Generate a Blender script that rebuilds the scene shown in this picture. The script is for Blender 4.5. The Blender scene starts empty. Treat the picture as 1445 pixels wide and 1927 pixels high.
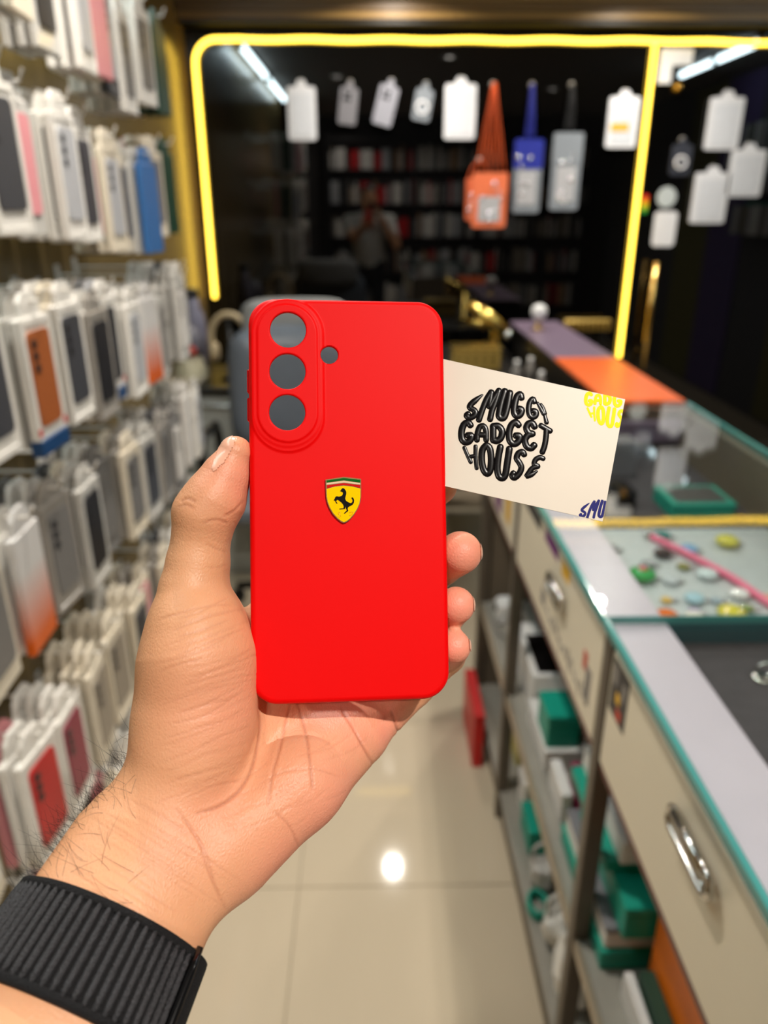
import bpy, bmesh, math, random
import numpy as np
from mathutils import Vector, Matrix
random.seed(7); np.random.seed(7)
SC = bpy.context.scene
COL = SC.collection

# ------------------------------------------------------------------ camera
FPX, CX, CY = 1400.0, 722.5, 963.5
PITCH, YAW = math.radians(22.4), math.radians(1.0)
CAM = Vector((0.0, 0.0, 1.5))
cd = bpy.data.cameras.new('camera'); cam = bpy.data.objects.new('camera', cd); COL.objects.link(cam)
cd.sensor_fit = 'VERTICAL'; cd.sensor_height = 36.0; cd.lens = FPX/1927*36.0
cam.location = CAM; cam.rotation_euler = (math.pi/2-PITCH, 0, -YAW)
cd.clip_start = 0.01; cd.clip_end = 50
cd.dof.use_dof = True; cd.dof.focus_distance = 0.281; cd.dof.aperture_fstop = 7.0
SC.camera = cam
RC = np.array(cam.rotation_euler.to_matrix())       # camera axes -> world
def cam2w(p):                                       # millimetres in camera axes -> metres in the room
    return (np.asarray(p, float)*0.001) @ RC.T + np.array(CAM)

# ------------------------------------------------------------------ world + exposure
w = bpy.data.worlds.new('world'); SC.world = w; w.use_nodes = True
w.node_tree.nodes['Background'].inputs[0].default_value = (0.9, 0.88, 0.85, 1)
w.node_tree.nodes['Background'].inputs[1].default_value = 0.03
SC.view_settings.view_transform = 'Standard'; SC.view_settings.look = 'None'
SC.view_settings.exposure = -0.06; SC.view_settings.gamma = 1.0
SC.view_settings.use_curve_mapping = False
SC.cycles.max_bounces = 6; SC.cycles.diffuse_bounces = 3; SC.cycles.glossy_bounces = 3; SC.cycles.transmission_bounces = 2; SC.cycles.transparent_max_bounces = 8
SC.cycles.adaptive_threshold = 0.02; SC.cycles.caustics_reflective = False; SC.cycles.caustics_refractive = False; SC.cycles.sample_clamp_indirect = 4.0

# ------------------------------------------------------------------ ceiling lamps (the fittings are built further down)
DOWN = [(0.50, -0.50, 2.44, 24), (-0.25, 1.25, 2.44, 16), (0.55, 2.1, 2.44, 12), (-0.30, -1.2, 2.44, 9), (1.6, 0.6, 2.44, 8), (0.12, 3.55, 2.44, 13), (1.20, 3.45, 2.44, 15)]  # last lamp is added to brighten the samples on the dark glass
for x, y, z, e in DOWN:
    if e == 0: continue                              # lit disc only
    l = bpy.data.lights.new('downlight_lamp', 'AREA'); l.shape = 'DISK'; l.size = 0.05; l.energy = e; l.color = (1.0, 0.93, 0.84); l.spread = math.radians(150)
    o = bpy.data.objects.new('downlight_lamp', l); o.location = (x, y, z-0.012); COL.objects.link(o)

# ------------------------------------------------------------------ helpers
def lin(c):
    c = np.array(c, float)/255.0
    return tuple(np.where(c <= 0.04045, c/12.92, ((c+0.055)/1.055)**2.4))
MATS = {}
def mat(name, rgb, rough=0.5, metal=0.0, spec=0.5, var=0.08, scale=40.0, bump=0.0, emit=None, estr=0.0, alpha=None, coat=0.0):
    """plain procedural material: noise-varied colour, optional bump"""
    if name in MATS: return MATS[name]
    m = bpy.data.materials.new(name); m.use_nodes = True; nt = m.node_tree; b = nt.nodes['Principled BSDF']
    c = lin(rgb)
    b.inputs['Roughness'].default_value = rough; b.inputs['Metallic'].default_value = metal
    b.inputs['Specular IOR Level'].default_value = spec; b.inputs['Coat Weight'].default_value = coat
    tc = nt.nodes.new('ShaderNodeTexCoord'); nz = nt.nodes.new('ShaderNodeTexNoise'); nz.inputs['Scale'].default_value = scale
    nt.links.new(tc.outputs['Object'], nz.inputs['Vector'])
    mx = nt.nodes.new('ShaderNodeMix'); mx.data_type = 'RGBA'
    mx.inputs[6].default_value = (*[v*(1-var) for v in c], 1); mx.inputs[7].default_value = (*[min(1, v*(1+var)) for v in c], 1)
    nt.links.new(nz.outputs['Fac'], mx.inputs[0]); nt.links.new(mx.outputs[2], b.inputs['Base Color'])
    if bump:
        bp = nt.nodes.new('ShaderNodeBump'); bp.inputs['Strength'].default_value = bump; bp.inputs['Distance'].default_value = 0.002
        nt.links.new(nz.outputs['Fac'], bp.inputs['Height']); nt.links.new(bp.outputs[0], b.inputs['Normal'])
    if emit:
        b.inputs['Emission Color'].default_value = (*emit, 1); b.inputs['Emission Strength'].default_value = estr
    if alpha is not None: b.inputs['Alpha'].default_value = alpha
    MATS[name] = m; return m
def glassmat(name, tint, gloss=(1, 1, 1), ior=1.5, rough=0.01):
    m = bpy.data.materials.new(name); m.use_nodes = True; nt = m.node_tree; nt.nodes.clear()
    out = nt.nodes.new('ShaderNodeOutputMaterial'); mx = nt.nodes.new('ShaderNodeMixShader'); fr = nt.nodes.new('ShaderNodeFresnel'); fr.inputs[0].default_value = ior
    tr = nt.nodes.new('ShaderNodeBsdfTransparent'); gl = nt.nodes.new('ShaderNodeBsdfGlossy'); gl.inputs['Roughness'].default_value = rough
    tr.inputs[0].default_value = (*tint, 1); gl.inputs[0].default_value = (*gloss, 1)
    ge = nt.nodes.new('ShaderNodeNewGeometry'); ma = nt.nodes.new('ShaderNodeMath'); ma.operation = 'MULTIPLY_ADD'
    ma.inputs[1].default_value = 1/ior-ior; ma.inputs[2].default_value = ior        # same reflectance from inside the thin slab
    nt.links.new(ge.outputs['Backfacing'], ma.inputs[0]); nt.links.new(ma.outputs[0], fr.inputs[0])
    nt.links.new(fr.outputs[0], mx.inputs[0]); nt.links.new(tr.outputs[0], mx.inputs[1]); nt.links.new(gl.outputs[0], mx.inputs[2]); nt.links.new(mx.outputs[0], out.inputs[0])
    return m
def emat(name, rgb, s):
    m = bpy.data.materials.new(name); m.use_nodes = True; nt = m.node_tree; nt.nodes.clear()
    out = nt.nodes.new('ShaderNodeOutputMaterial'); e = nt.nodes.new('ShaderNodeEmission'); e.inputs[0].default_value = (*rgb, 1); e.inputs[1].default_value = s
    nt.links.new(e.outputs[0], out.inputs[0]); return m

ORG = {}
def link(o, parent=None):
    COL.objects.link(o)
    if parent is not None: o.parent = parent
    return o
def tag(o, label=None, cat=None, group=None, kind=None):
    if label: o['label'] = label
    if cat: o['category'] = cat
    if group: o['group'] = group
    if kind: o['kind'] = kind
    return o
def empty(name, loc, label, cat, group=None):
    o = bpy.data.objects.new(name, None); o.location = loc; o.empty_display_size = 0.02; COL.objects.link(o)
    ORG[o.name] = np.array(loc, float); return tag(o, label, cat, group)
def mk(name, v, f, m, parent=None, smooth=False, matidx=None, normals=None):
    """one mesh object from room-space points; a part is stored relative to its parent's origin"""
    v = np.asarray(v, float).reshape(-1, 3)
    org = ORG[parent.name] if parent is not None else np.array([v[:, 0].mean(), v[:, 1].mean(), v[:, 2].min()])
    me = bpy.data.meshes.new(name); me.from_pydata((v-org).tolist(), [], [list(map(int, q)) for q in f]); me.update()
    for x in (m if isinstance(m, (list, tuple)) else [m]): me.materials.append(x)
    if matidx is not None: me.polygons.foreach_set('material_index', np.asarray(matidx, np.int32))
    me.polygons.foreach_set('use_smooth', [smooth]*len(me.polygons))
    o = bpy.data.objects.new(name, me)
    if parent is None: o.location = org
    link(o, parent); ORG[o.name] = org
    return o
class MB:
    """collects simple solids into one mesh"""
    def __init__(s): s.v = []; s.f = []; s.mi = []
    def add(s, v, f, mi=0):
        n = len(s.v); s.v += [tuple(map(float, p)) for p in v]; s.f += [[i+n for i in q] for q in f]; s.mi += [mi]*len(f); return s
    def box(s, lo, hi, bev=0.0, mi=0, M=None):
        lo = np.array(lo, float); hi = np.array(hi, float)
        if bev <= 0:
            v = [(x, y, z) for x in (lo[0], hi[0]) for y in (lo[1], hi[1]) for z in (lo[2], hi[2])]
            f = [(0, 1, 3, 2), (4, 6, 7, 5), (0, 4, 5, 1), (2, 3, 7, 6), (0, 2, 6, 4), (1, 5, 7, 3)]
        else:
            v = []; idx = {}
            def key(c, ax):
                k = (c, ax)
                if k not in idx:
                    p = np.where(np.array(c) > 0, hi, lo).astype(float); d = np.array(c, float)*bev
                    q = p-d; q[ax] = p[ax]; idx[k] = len(v); v.append(q)
                return idx[k]
            f = []
            for ax in range(3):
                a, b = [i for i in range(3) if i != ax]
                for sg in (-1, 1):
                    cs = []
                    for (p, q) in ((-1, -1), (1, -1), (1, 1), (-1, 1)):
                        c = [0, 0, 0]; c[ax] = sg; c[a] = p; c[b] = q; cs.append(key(tuple(c), ax))
                    f.append(cs)
            for ax in range(3):
                a, b = [i for i in range(3) if i != ax]
                for p in (-1, 1):
                    for q in (-1, 1):
                        c0 = [0, 0, 0]; c0[a] = p; c0[b] = q; c0[ax] = -1; c1 = list(c0); c1[ax] = 1
                        f.append([key(tuple(c0), a), key(tuple(c1), a), key(tuple(c1), b), key(tuple(c0), b)])
            for c in [(x, y, z) for x in (-1, 1) for y in (-1, 1) for z in (-1, 1)]:
                f.append([key(c, 0), key(c, 1), key(c, 2)])
        v = np.array(v)
        if M is not None: v = v @ np.array(M.to_3x3()).T + np.array(M.translation)
        return s.add(v, f, mi)
    def tube(s, pts, r, n=10, cap=True, mi=0, closed=False, flat=None):
        pts = np.array(pts, float); m = len(pts); rr = np.full(m, r, float) if np.isscalar(r) else np.array(r, float)
        v = []; f = []; up = None
        for i in range(m):
            if closed: t = pts[(i+1) % m]-pts[i-1]
            else: t = pts[min(i+1, m-1)]-pts[max(i-1, 0)]
            t = t/(np.linalg.norm(t)+1e-12)
            if up is None:
                a = np.array([0, 0, 1.0]) if abs(t[2]) < 0.9 else np.array([1.0, 0, 0]); up = np.cross(t, a)
            up = up-t*np.dot(up, t); up /= np.linalg.norm(up)+1e-12; sd = np.cross(t, up)
            for k in range(n):
                a = 2*math.pi*k/n; v.append(pts[i]+rr[i]*(math.cos(a)*up+math.sin(a)*sd))
        for i in range(m if closed else m-1):
            j = (i+1) % m
            for k in range(n): f.append((i*n+k, i*n+(k+1) % n, j*n+(k+1) % n, j*n+k))
        if cap and not closed: f += [tuple(range(n))[::-1], tuple(range((m-1)*n, m*n))]
        return s.add(v, f, mi)
    def lathe(s, c, prof, n=20, mi=0, axis=2):
        v = []; f = []; c = np.array(c, float)
        for r, h in prof:
            for k in range(n):
                a = 2*math.pi*k/n; p = [0, 0, 0]; p[(axis+1) % 3] = r*math.cos(a); p[(axis+2) % 3] = r*math.sin(a); p[axis] = h; v.append(c+p)
        for i in range(len(prof)-1):
            for k in range(n): f.append((i*n+k, i*n+(k+1) % n, (i+1)*n+(k+1) % n, (i+1)*n+k))
        f += [tuple(range(n))[::-1], tuple(range((len(prof)-1)*n, len(prof)*n))]
        return s.add(v, f, mi)
    def prism(s, poly, z0, z1, fn=lambda x, y, z: (x, y, z), mi=0):
        n = len(poly); v = [fn(x, y, z0) for x, y in poly]+[fn(x, y, z1) for x, y in poly]
        f = [tuple(range(n))[::-1], tuple(range(n, 2*n))]+[(i, (i+1) % n, n+(i+1) % n, n+i) for i in range(n)]
        return s.add(v, f, mi)
    def build(s, name, m, parent=None, smooth=False):
        return mk(name, s.v, s.f, m, parent, smooth, s.mi if isinstance(m, (list, tuple)) else None)
def rrect(w, h, r, n=5):
    p = []
    for cx, cy, a0 in ((w/2-r, h/2-r, 0), (-w/2+r, h/2-r, 90), (-w/2+r, -h/2+r, 180), (w/2-r, -h/2+r, 270)):
        for k in range(n+1):
            a = math.radians(a0+90*k/n); p.append((cx+r*math.cos(a), cy+r*math.sin(a)))
    return p
def arc_smooth(pts, n=6):
    """Catmull-Rom through the points"""
    P = [np.array(p, float) for p in pts]; P = [2*P[0]-P[1]]+P+[2*P[-1]-P[-2]]; out = []
    for i in range(1, len(P)-2):
        for k in range(n):
            t = k/n; a, b, c, d = P[i-1:i+3]
            out.append(0.5*(2*b+(c-a)*t+(2*a-5*b+4*c-d)*t*t+(3*b-a-3*c+d)*t**3))
    out.append(P[-2]); return out

# ------------------------------------------------------------------ implicit surfaces (surface nets)
def surface_nets(vol, lo, h):
    ins = vol < 0; nx, ny, nz = vol.shape
    cs = np.zeros((nx-1, ny-1, nz-1), np.int8)
    off = [(i, j, k) for i in (0, 1) for j in (0, 1) for k in (0, 1)]
    sl = lambda A, o: A[o[0]:nx-1+o[0], o[1]:ny-1+o[1], o[2]:nz-1+o[2]]
    for o in off: cs += sl(ins, o)
    act = (cs > 0) & (cs < 8); ci = np.argwhere(act); idx = np.full(act.shape, -1, np.int64); idx[act] = np.arange(len(ci))
    acc = np.zeros((len(ci), 3)); cnt = np.zeros(len(ci))
    for a in off:
        for ax in range(3):
            if a[ax] == 0:
                b = list(a); b[ax] = 1
                va = vol[ci[:, 0]+a[0], ci[:, 1]+a[1], ci[:, 2]+a[2]]; vb = vol[ci[:, 0]+b[0], ci[:, 1]+b[1], ci[:, 2]+b[2]]
                m = (va < 0) != (vb < 0); t = np.where(m, va/(va-vb+1e-20), 0)
                p = np.tile(np.array(a, float), (len(ci), 1)); p[:, ax] = t
                acc[m] += p[m]; cnt[m] += 1
    V = (ci+acc/np.maximum(cnt, 1)[:, None])*h+np.array(lo)
    F = []
    for ax in range(3):
        a, b = (ax+1) % 3, (ax+2) % 3
        A = np.moveaxis(ins, (ax, a, b), (0, 1, 2)); I = np.moveaxis(idx, (ax, a, b), (0, 1, 2))
        s0 = A[:-1, 1:-1, 1:-1]; s1 = A[1:, 1:-1, 1:-1]
        e = np.argwhere(s0 != s1); st = s0[e[:, 0], e[:, 1], e[:, 2]]
        i, j, k = e[:, 0], e[:, 1]+1, e[:, 2]+1
        q = np.stack([I[i, j-1, k-1], I[i, j, k-1], I[i, j, k], I[i, j-1, k]], 1)
        q[~st] = q[~st][:, ::-1]; F.append(q)
    return V, np.concatenate(F)
def grad(f, V, e):
    g = np.zeros_like(V)
    for a in range(3):
        d = np.zeros(3); d[a] = e; g[:, a] = (f(V+d)-f(V-d))/(2*e)
    return g
def chunked(f):
    def g(P):
        return np.concatenate([f(P[i:i+400000]) for i in range(0, len(P), 400000)]) if len(P) > 400000 else f(P)
    return g
def sdf_mesh(f, lo, hi, h, it=2):
    f = chunked(f); lo = np.array(lo, float); n = np.ceil((np.array(hi)-lo)/h).astype(int)+1
    # coarse pass first, fine samples only near the surface
    q = 4; nc = n//q+2; gc = np.stack(np.meshgrid(*[lo[i]+np.arange(nc[i])*h*q for i in range(3)], indexing='ij'), -1).reshape(-1, 3)
    c = f(gc).reshape(nc); near = np.abs(c) < h*q*2.2
    vol = np.repeat(np.repeat(np.repeat(c, q, 0), q, 1), q, 2)[:n[0], :n[1], :n[2]].astype(float)
    nr = near.copy()
    for a in range(3):
        r = nr.copy(); s = [slice(None)]*3; t = [slice(None)]*3; s[a] = slice(1, None); t[a] = slice(None, -1)
        r[tuple(s)] |= nr[tuple(t)]; r[tuple(t)] |= nr[tuple(s)]; nr = r
    mask = np.repeat(np.repeat(np.repeat(nr, q, 0), q, 1), q, 2)[:n[0], :n[1], :n[2]]
    ii = np.argwhere(mask); vol[mask] = f(lo+ii*h)
    V, F = surface_nets(vol, lo, h)
    for _ in range(it):
        g = grad(f, V, h*0.3); gn = (g*g).sum(1); d = (f(V)/np.maximum(gn, 0.05))[:, None]*g
        L = np.linalg.norm(d, axis=1, keepdims=True); V = V-d*np.minimum(1, h*0.5/np.maximum(L, 1e-9))
    return V, F
def smin(a, b, k):
    hh = np.clip(0.5+0.5*(b-a)/k, 0, 1); return b+(a-b)*hh-k*hh*(1-hh)
def cone(P, a, b, ra, rb):
    a = np.asarray(a, float); b = np.asarray(b, float); d = b-a; t = np.clip(((P-a) @ d)/(d @ d), 0, 1)
    return np.linalg.norm(P-(a+t[:, None]*d), axis=1)-(ra+(rb-ra)*t)
def ellip(P, c, r, R=None):
    q = P-np.asarray(c, float)
    if R is not None: q = q @ R
    r = np.asarray(r, float); k0 = np.linalg.norm(q/r, axis=1); k1 = np.linalg.norm(q/(r*r), axis=1)
    return k0*(k0-1.0)/np.maximum(k1, 1e-9)
# ------------------------------------------------------------------ the room
XL, XR, YB, YF, ZC = -0.85, 2.9, -1.7, 4.0, 2.45
def wallmat(name, rgb, rough, scale, var, spec=0.5, stretch=(1, 1, 1), bump=0.1):
    m = mat(name, rgb, rough, 0, spec, var, scale, bump); nt = m.node_tree
    nz = [n for n in nt.nodes if n.type == 'TEX_NOISE'][0]; nz.inputs['Detail'].default_value = 6; nz.inputs['Roughness'].default_value = 0.65
    tc = [n for n in nt.nodes if n.type == 'TEX_COORD'][0]; mp = nt.nodes.new('ShaderNodeMapping'); mp.inputs['Scale'].default_value = stretch
    nt.links.new(tc.outputs['Object'], mp.inputs[0]); nt.links.new(mp.outputs[0], nz.inputs['Vector']); return m
M_gold = wallmat('gold_laminate', (132, 112, 72), 0.24, 9, 0.35, 0.6, (1, 3, 0.5), 0.05)
M_tile = wallmat('beige_tile', (196, 182, 158), 0.06, 5, 0.06, 0.5, (1, 0.2, 1), 0.0)
M_grout = mat('grout', (140, 126, 106), 0.8)
M_ceil = mat('ceiling_paint', (120, 116, 112), 0.8)
M_olive = mat('olive_panel', (96, 92, 52), 0.6); M_purple = mat('purple_panel', (80, 66, 110), 0.6); M_slate = mat('slate_panel', (70, 70, 74), 0.6)
M_dark = mat('dark_wall', (52, 50, 50), 0.7)
M_black = mat('black_paint', (14, 13, 12), 0.4)
M_glassdark = mat('dark_tinted_glass', (3, 3, 3), 0.015, 0, 1.0, 0.0)
def struct(o): o['kind'] = 'structure'; return o
fl = struct(MB().box((XL, YB, -0.06), (XR, YF, -0.004)).build('floor', M_grout))
xs = [-0.85]+[-0.78+0.6*i for i in range(6)]+[2.9]; ys = [-1.7]+[-1.10+0.6*i for i in range(9)]
for i in range(len(xs)-1):
    for j in range(len(ys)-1):
        x0, x1, y0, y1 = xs[i]+.001, xs[i+1]-.001, ys[j]+.001, min(ys[j+1], YF)-.001
        if x0 > 1.1 and y0 < 3: continue
        if x1-x0 < 0.03 or y1-y0 < 0.03: continue
        MB().box((x0, y0, -0.004), (x1, y1, 0.0), 0.0008).build('floor_tile', M_tile, fl)
struct(MB().box((XL, YB, ZC), (XR, YF, ZC+0.05)).build('ceiling', M_ceil))
wl = struct(MB().box((XL-0.05, YB, 0), (XL, YF, ZC)).build('wall_left', M_gold))
struct(MB().box((XL, YB-0.05, 0), (XR, YB, ZC)).build('wall_rear', M_dark))
wr = struct(MB().box((XR, YB, 0), (XR+0.05, YF, ZC)).build('wall_right', M_slate))
for y0, y1, m in ((0.55, 1.22, M_olive), (1.22, 1.85, M_purple), (2.5, 3.0, M_olive)):
    MB().box((XR-0.012, y0, 0.02), (XR, y1, ZC-0.02), 0.003).build('colour_panel', m, wr)
struct(MB().box((XL, YF, 0), (XR, YF+0.05, ZC)).build('wall_front', M_black))
struct(MB().box((-0.845, YF-0.012, 0.02), (1.335, YF, 2.245), 0.002).build('window_1', M_glassdark))
d1 = struct(MB().box((1.345, YF-0.012, 0.02), (2.89, YF, 2.245), 0.002).build('door_1', M_glassdark))
M_boardA = wallmat('soffit_gold_board', (178, 140, 80), 0.35, 12, 0.3, 0.5, (0.2, 1, 3)); M_boardB = wallmat('soffit_brown_board', (132, 102, 62), 0.4, 12, 0.3, 0.5, (0.2, 1, 3))
tr = struct(MB().box((XL, 3.90, 2.25), (XR, YF, ZC)).build('trim_1', M_black))
for z0, z1, m in ((2.268, 2.292, M_boardA), (2.295, 2.335, M_boardB), (2.338, 2.37, M_boardA), (2.373, 2.44, M_boardB)):
    MB().box((XL+.002, 3.886, z0), (XR-.002, 3.90, z1), 0.002).build('soffit_board', m, tr)
# glass door fittings
M_whitepl = mat('white_plastic', (232, 232, 230), 0.35); M_brass = mat('brass', (214, 180, 108), 0.22, 1.0, 0.5, 0.1); M_chrome = mat('chrome', (205, 203, 198), 0.18, 1.0, 0.5, 0.05)
mb = MB(); mb.prism([(1.355, 2.17), (1.355, 2.03), (1.415, 2.03), (1.415, 2.105), (1.505, 2.105), (1.505, 2.17)], YF-0.024, YF-0.012, lambda x, y, z: (x, z, y)); mb.build('corner_patch', M_whitepl, d1)
hd = MB().tube([(1.44, YF-0.085, 1.235), (1.44, YF-0.085, 0.70)], 0.014, 14)
for z in (1.16, 0.78): hd.tube([(1.44, YF-0.085, z), (1.44, YF-0.012, z)], 0.008, 10)
hd.build('pull_handle', M_brass, d1, True)
hk = MB().lathe((1.452, YF-0.012, 2.015), [(0.022, 0), (0.022, -0.02), (0.010, -0.03), (0.008, -0.05)], 14, axis=1); hk.build('lock_knob', M_brass, d1, True)

# LED strips (they give off the light)
M_led = emat('yellow_led', (1.0, 0.62, 0.06), 6.0)
path = [(-0.80, 3.968, 1.06), (-0.80, 3.968, 2.08)]
for k in range(1, 9):
    a = math.pi-k*math.pi/16; path.append((-0.70+0.10*math.cos(a), 3.968, 2.10+0.10*math.sin(a)))
for x in np.linspace(-0.6, 2.85, 60): path.append((x, 3.968, 2.20+0.0022*math.sin(x*17)-(0.012 if x > 1.36 else 0)*min(1, (x-1.36)*1.2)))
def ledstrip(path, label):
    o = empty('led_strip', path[0], label, 'led strip', 'yellow led strips on the dark glass')
    MB().tube(path, 0.0105, 8).build('light_tube', M_led, o, True)
    b = MB()
    for p, q in zip(path[:-1], path[1:]):
        b.tube([(p[0], p[1]+0.0125, p[2]), (q[0], q[1]+0.0125, q[2])], 0.005, 6)
    b.build('backing', M_whitepl, o)
    return o
ledstrip(path, 'long yellow led strip running up the corner and along the top of the dark glass')
ledstrip([(1.318, 3.968, 2.185), (1.320, 3.968, 1.8), (1.322, 3.968, 1.2), (1.324, 3.968, 0.752)], 'straight upright yellow led strip between the dark glass and the glass door')

# ceiling fittings
M_lampface = emat('downlight_face', (1.0, 0.93, 0.84), 18.0); M_tube = emat('cool_tube', (0.76, 0.95, 1.0), 42.0)
for i, (x, y, z, e) in enumerate(DOWN):
    o = empty('downlight', (x, y, z), ['round ceiling downlight above the hand', 'round ceiling downlight over the aisle', 'round ceiling downlight over the glass counter', 'round ceiling downlight near the back wall', 'round ceiling downlight on the staff side', 'round ceiling downlight before the dark glass', 'added round downlight near the upright led strip, brightening the hung samples'][i], 'downlight', 'ceiling downlights')
    MB().lathe((x, y, z), [(0.040, 0.008), (0.055, 0.0), (0.055, -0.006), (0.034, -0.008), (0.031, 0.0)], 24).build('bezel', M_whitepl, o, True)
    MB().lathe((x, y, z), [(0.030, 0.004), (0.030, -0.002)], 20).build('diffuser', M_lampface, o)
TUBES = [((-0.79, 1.45, 2.41), (-0.79, 2.65, 2.41), 'white tube light above the hanging cases'), ((2.36, 1.55, 2.41), (2.36, 2.15, 2.41), 'white tube light on the staff side ceiling, nearer the camera'), ((2.36, 2.2, 2.41), (2.36, 2.8, 2.41), 'white tube light on the staff side ceiling, nearer the door'), ((-0.79, 0.1, 2.41), (-0.79, 1.3, 2.41), 'white tube light above the nearest hanging cases')]
for a, b, lab in TUBES:
    o = empty('tube_light', a, lab, 'tube light', 'ceiling tube lights')
    MB().tube([a, b], 0.019, 10).build('tube', M_tube, o, True)
    MB().box((a[0]-0.02, a[1]-0.02, 2.428), (a[0]+0.02, b[1]+0.02, 2.449), 0.004).build('batten', M_whitepl, o)
    for p in (a, b): MB().box((p[0]-0.018, p[1]-0.012, 2.39), (p[0]+0.018, p[1]+0.012, 2.43), 0.003).build('end_cap', M_whitepl, o)
# ------------------------------------------------------------------ packs of phone cases hanging on the left wall
def projpx(P):
    q = (np.asarray(P, float)-np.array(CAM)) @ RC
    return CX+FPX*q[..., 0]/np.maximum(-q[..., 2], 1e-3), CY-FPX*q[..., 1]/np.maximum(-q[..., 2], 1e-3)
M_white = mat('pack_white', (236, 233, 226), 0.3); M_cream = mat('pack_cream', (226, 216, 196), 0.35)
M_clear = mat('pack_clear', (206, 204, 198), 0.12, 0, 0.6, 0.1, 60); M_smoke = mat('pack_smoke', (160, 155, 148), 0.15, 0, 0.6)
def gradmat(name, top, bot, z0, z1):
    m = mat(name, top, 0.22, 0, 0.6); nt = m.node_tree; b = nt.nodes['Principled BSDF']
    tc = [n for n in nt.nodes if n.type == 'TEX_COORD'][0]; sx = nt.nodes.new('ShaderNodeSeparateXYZ'); mr = nt.nodes.new('ShaderNodeMapRange'); mx = nt.nodes.new('ShaderNodeMix'); mx.data_type = 'RGBA'
    mr.inputs[1].default_value = z0; mr.inputs[2].default_value = z1
    nt.links.new(tc.outputs['Object'], sx.inputs[0]); nt.links.new(sx.outputs[2], mr.inputs[0]); nt.links.new(mr.outputs[0], mx.inputs[0])
    mx.inputs[6].default_value = (*lin(bot), 1); mx.inputs[7].default_value = (*lin(top), 1); nt.links.new(mx.outputs[2], b.inputs['Base Color']); return m
M_fade = gradmat('fading_orange_plastic', (214, 212, 210), (222, 96, 20), -0.20, -0.08)
CASES = {'grey': (120, 118, 116), 'black': (32, 32, 36), 'charcoal': (66, 68, 74), 'brown': (120, 86, 64), 'tan': (176, 140, 104), 'pink': (226, 150, 156), 'mauve': (150, 120, 150), 'lime': (176, 200, 120),
         'navy': (40, 56, 96), 'blue': (58, 110, 170), 'taupe': (150, 140, 126), 'crimson': (140, 32, 62), 'red': (196, 24, 30), 'rust': (166, 92, 48), 'green': (22, 66, 50), 'orange': (216, 92, 28), 'white': (232, 228, 222), 'silver': (186, 188, 192)}
CM = {k: mat('case_'+k, v, 0.35, 0, 0.5, 0.06) for k, v in CASES.items()}
PW, PH = 0.100, 0.205
def pack_mesh(kind):
    """local frame: hole of the tab at the origin, front towards +x"""
    b = MB(); t = 0.0075
    b.box((-t, -PW/2, -0.018-PH), (t, PW/2, -0.018), 0.003, 0)
    if kind == 'blister':                                   # raised rim round the window
        for lo, hi in (((t-.001, -PW/2, -0.018-PH), (t+.002, -PW/2+.009, -0.018)), ((t-.001, PW/2-.009, -0.018-PH), (t+.002, PW/2, -0.018)), ((t-.001, -PW/2+.009, -0.030), (t+.002, PW/2-.009, -0.018)), ((t-.001, -PW/2+.009, -0.018-PH), (t+.002, PW/2-.009, -PH-.006))):
            b.box(lo, hi, 0.0008, 0)
    b.prism([(-.034, -.020), (.034, -.020), (.030, .004), (.018, .018), (-.018, .018), (-.030, .004)], -.004, .004, lambda x, y, z: (z, x, y), 0)
    me = bpy.data.meshes.new('pack_'+kind); me.from_pydata(b.v, [], b.f); me.materials.append(M_white); me.update(); return me
def case_mesh():
    b = MB(); pl = [(x, y-0.114) for x, y in rrect(0.072, 0.150, 0.010, 3)]
    b.prism(pl, 0.0072, 0.0105, lambda x, y, z: (z, x, y))
    for i in range(3):
        c = [(-0.020+0.0075*math.cos(a), -0.058-0.019*i+0.0075*math.sin(a)) for a in np.linspace(0, 2*math.pi, 9)[:-1]]
        b.prism(c, 0.0105, 0.0122, lambda x, y, z: (z, x, y), 1)
    me = bpy.data.meshes.new('hanging_case'); me.from_pydata(b.v, [], b.f); me.materials.append(CM['grey']); me.materials.append(CM['black']); me.polygons.foreach_set('material_index', b.mi); me.update(); return me
PM = {k: pack_mesh(k) for k in ('blister', 'plain')}; CMESH = case_mesh()
def foot_mesh():
    b = MB().box((-0.009, -PW/2-.001, -0.018-PH-.012), (0.011, PW/2+.001, -0.018-PH+.016), 0.002)
    me = bpy.data.meshes.new('pack_foot'); me.from_pydata(b.v, [], b.f); me.materials.append(mat('foot_blue', (24, 66, 112), 0.4)); me.update(); return me
FOOT = foot_mesh()
def stripe_mesh():
    b = MB().box((0.0093, -.005, -0.018-PH+.022), (0.0100, .005, -0.018-PH+.034))
    me = bpy.data.meshes.new('red_stripe'); me.from_pydata(b.v, [], b.f); me.materials.append(mat('stripe_red', (206, 40, 50), 0.4)); me.update(); return me
STRIPE = stripe_mesh()
def slot(o, i, m):
    o.material_slots[i].link = 'OBJECT'; o.material_slots[i].material = m
ORD = ['first', 'second', 'third', 'fourth', 'fifth', 'sixth', 'seventh', 'eighth', 'ninth', 'tenth', 'eleventh', 'twelfth', 'thirteenth', 'fourteenth']
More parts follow.
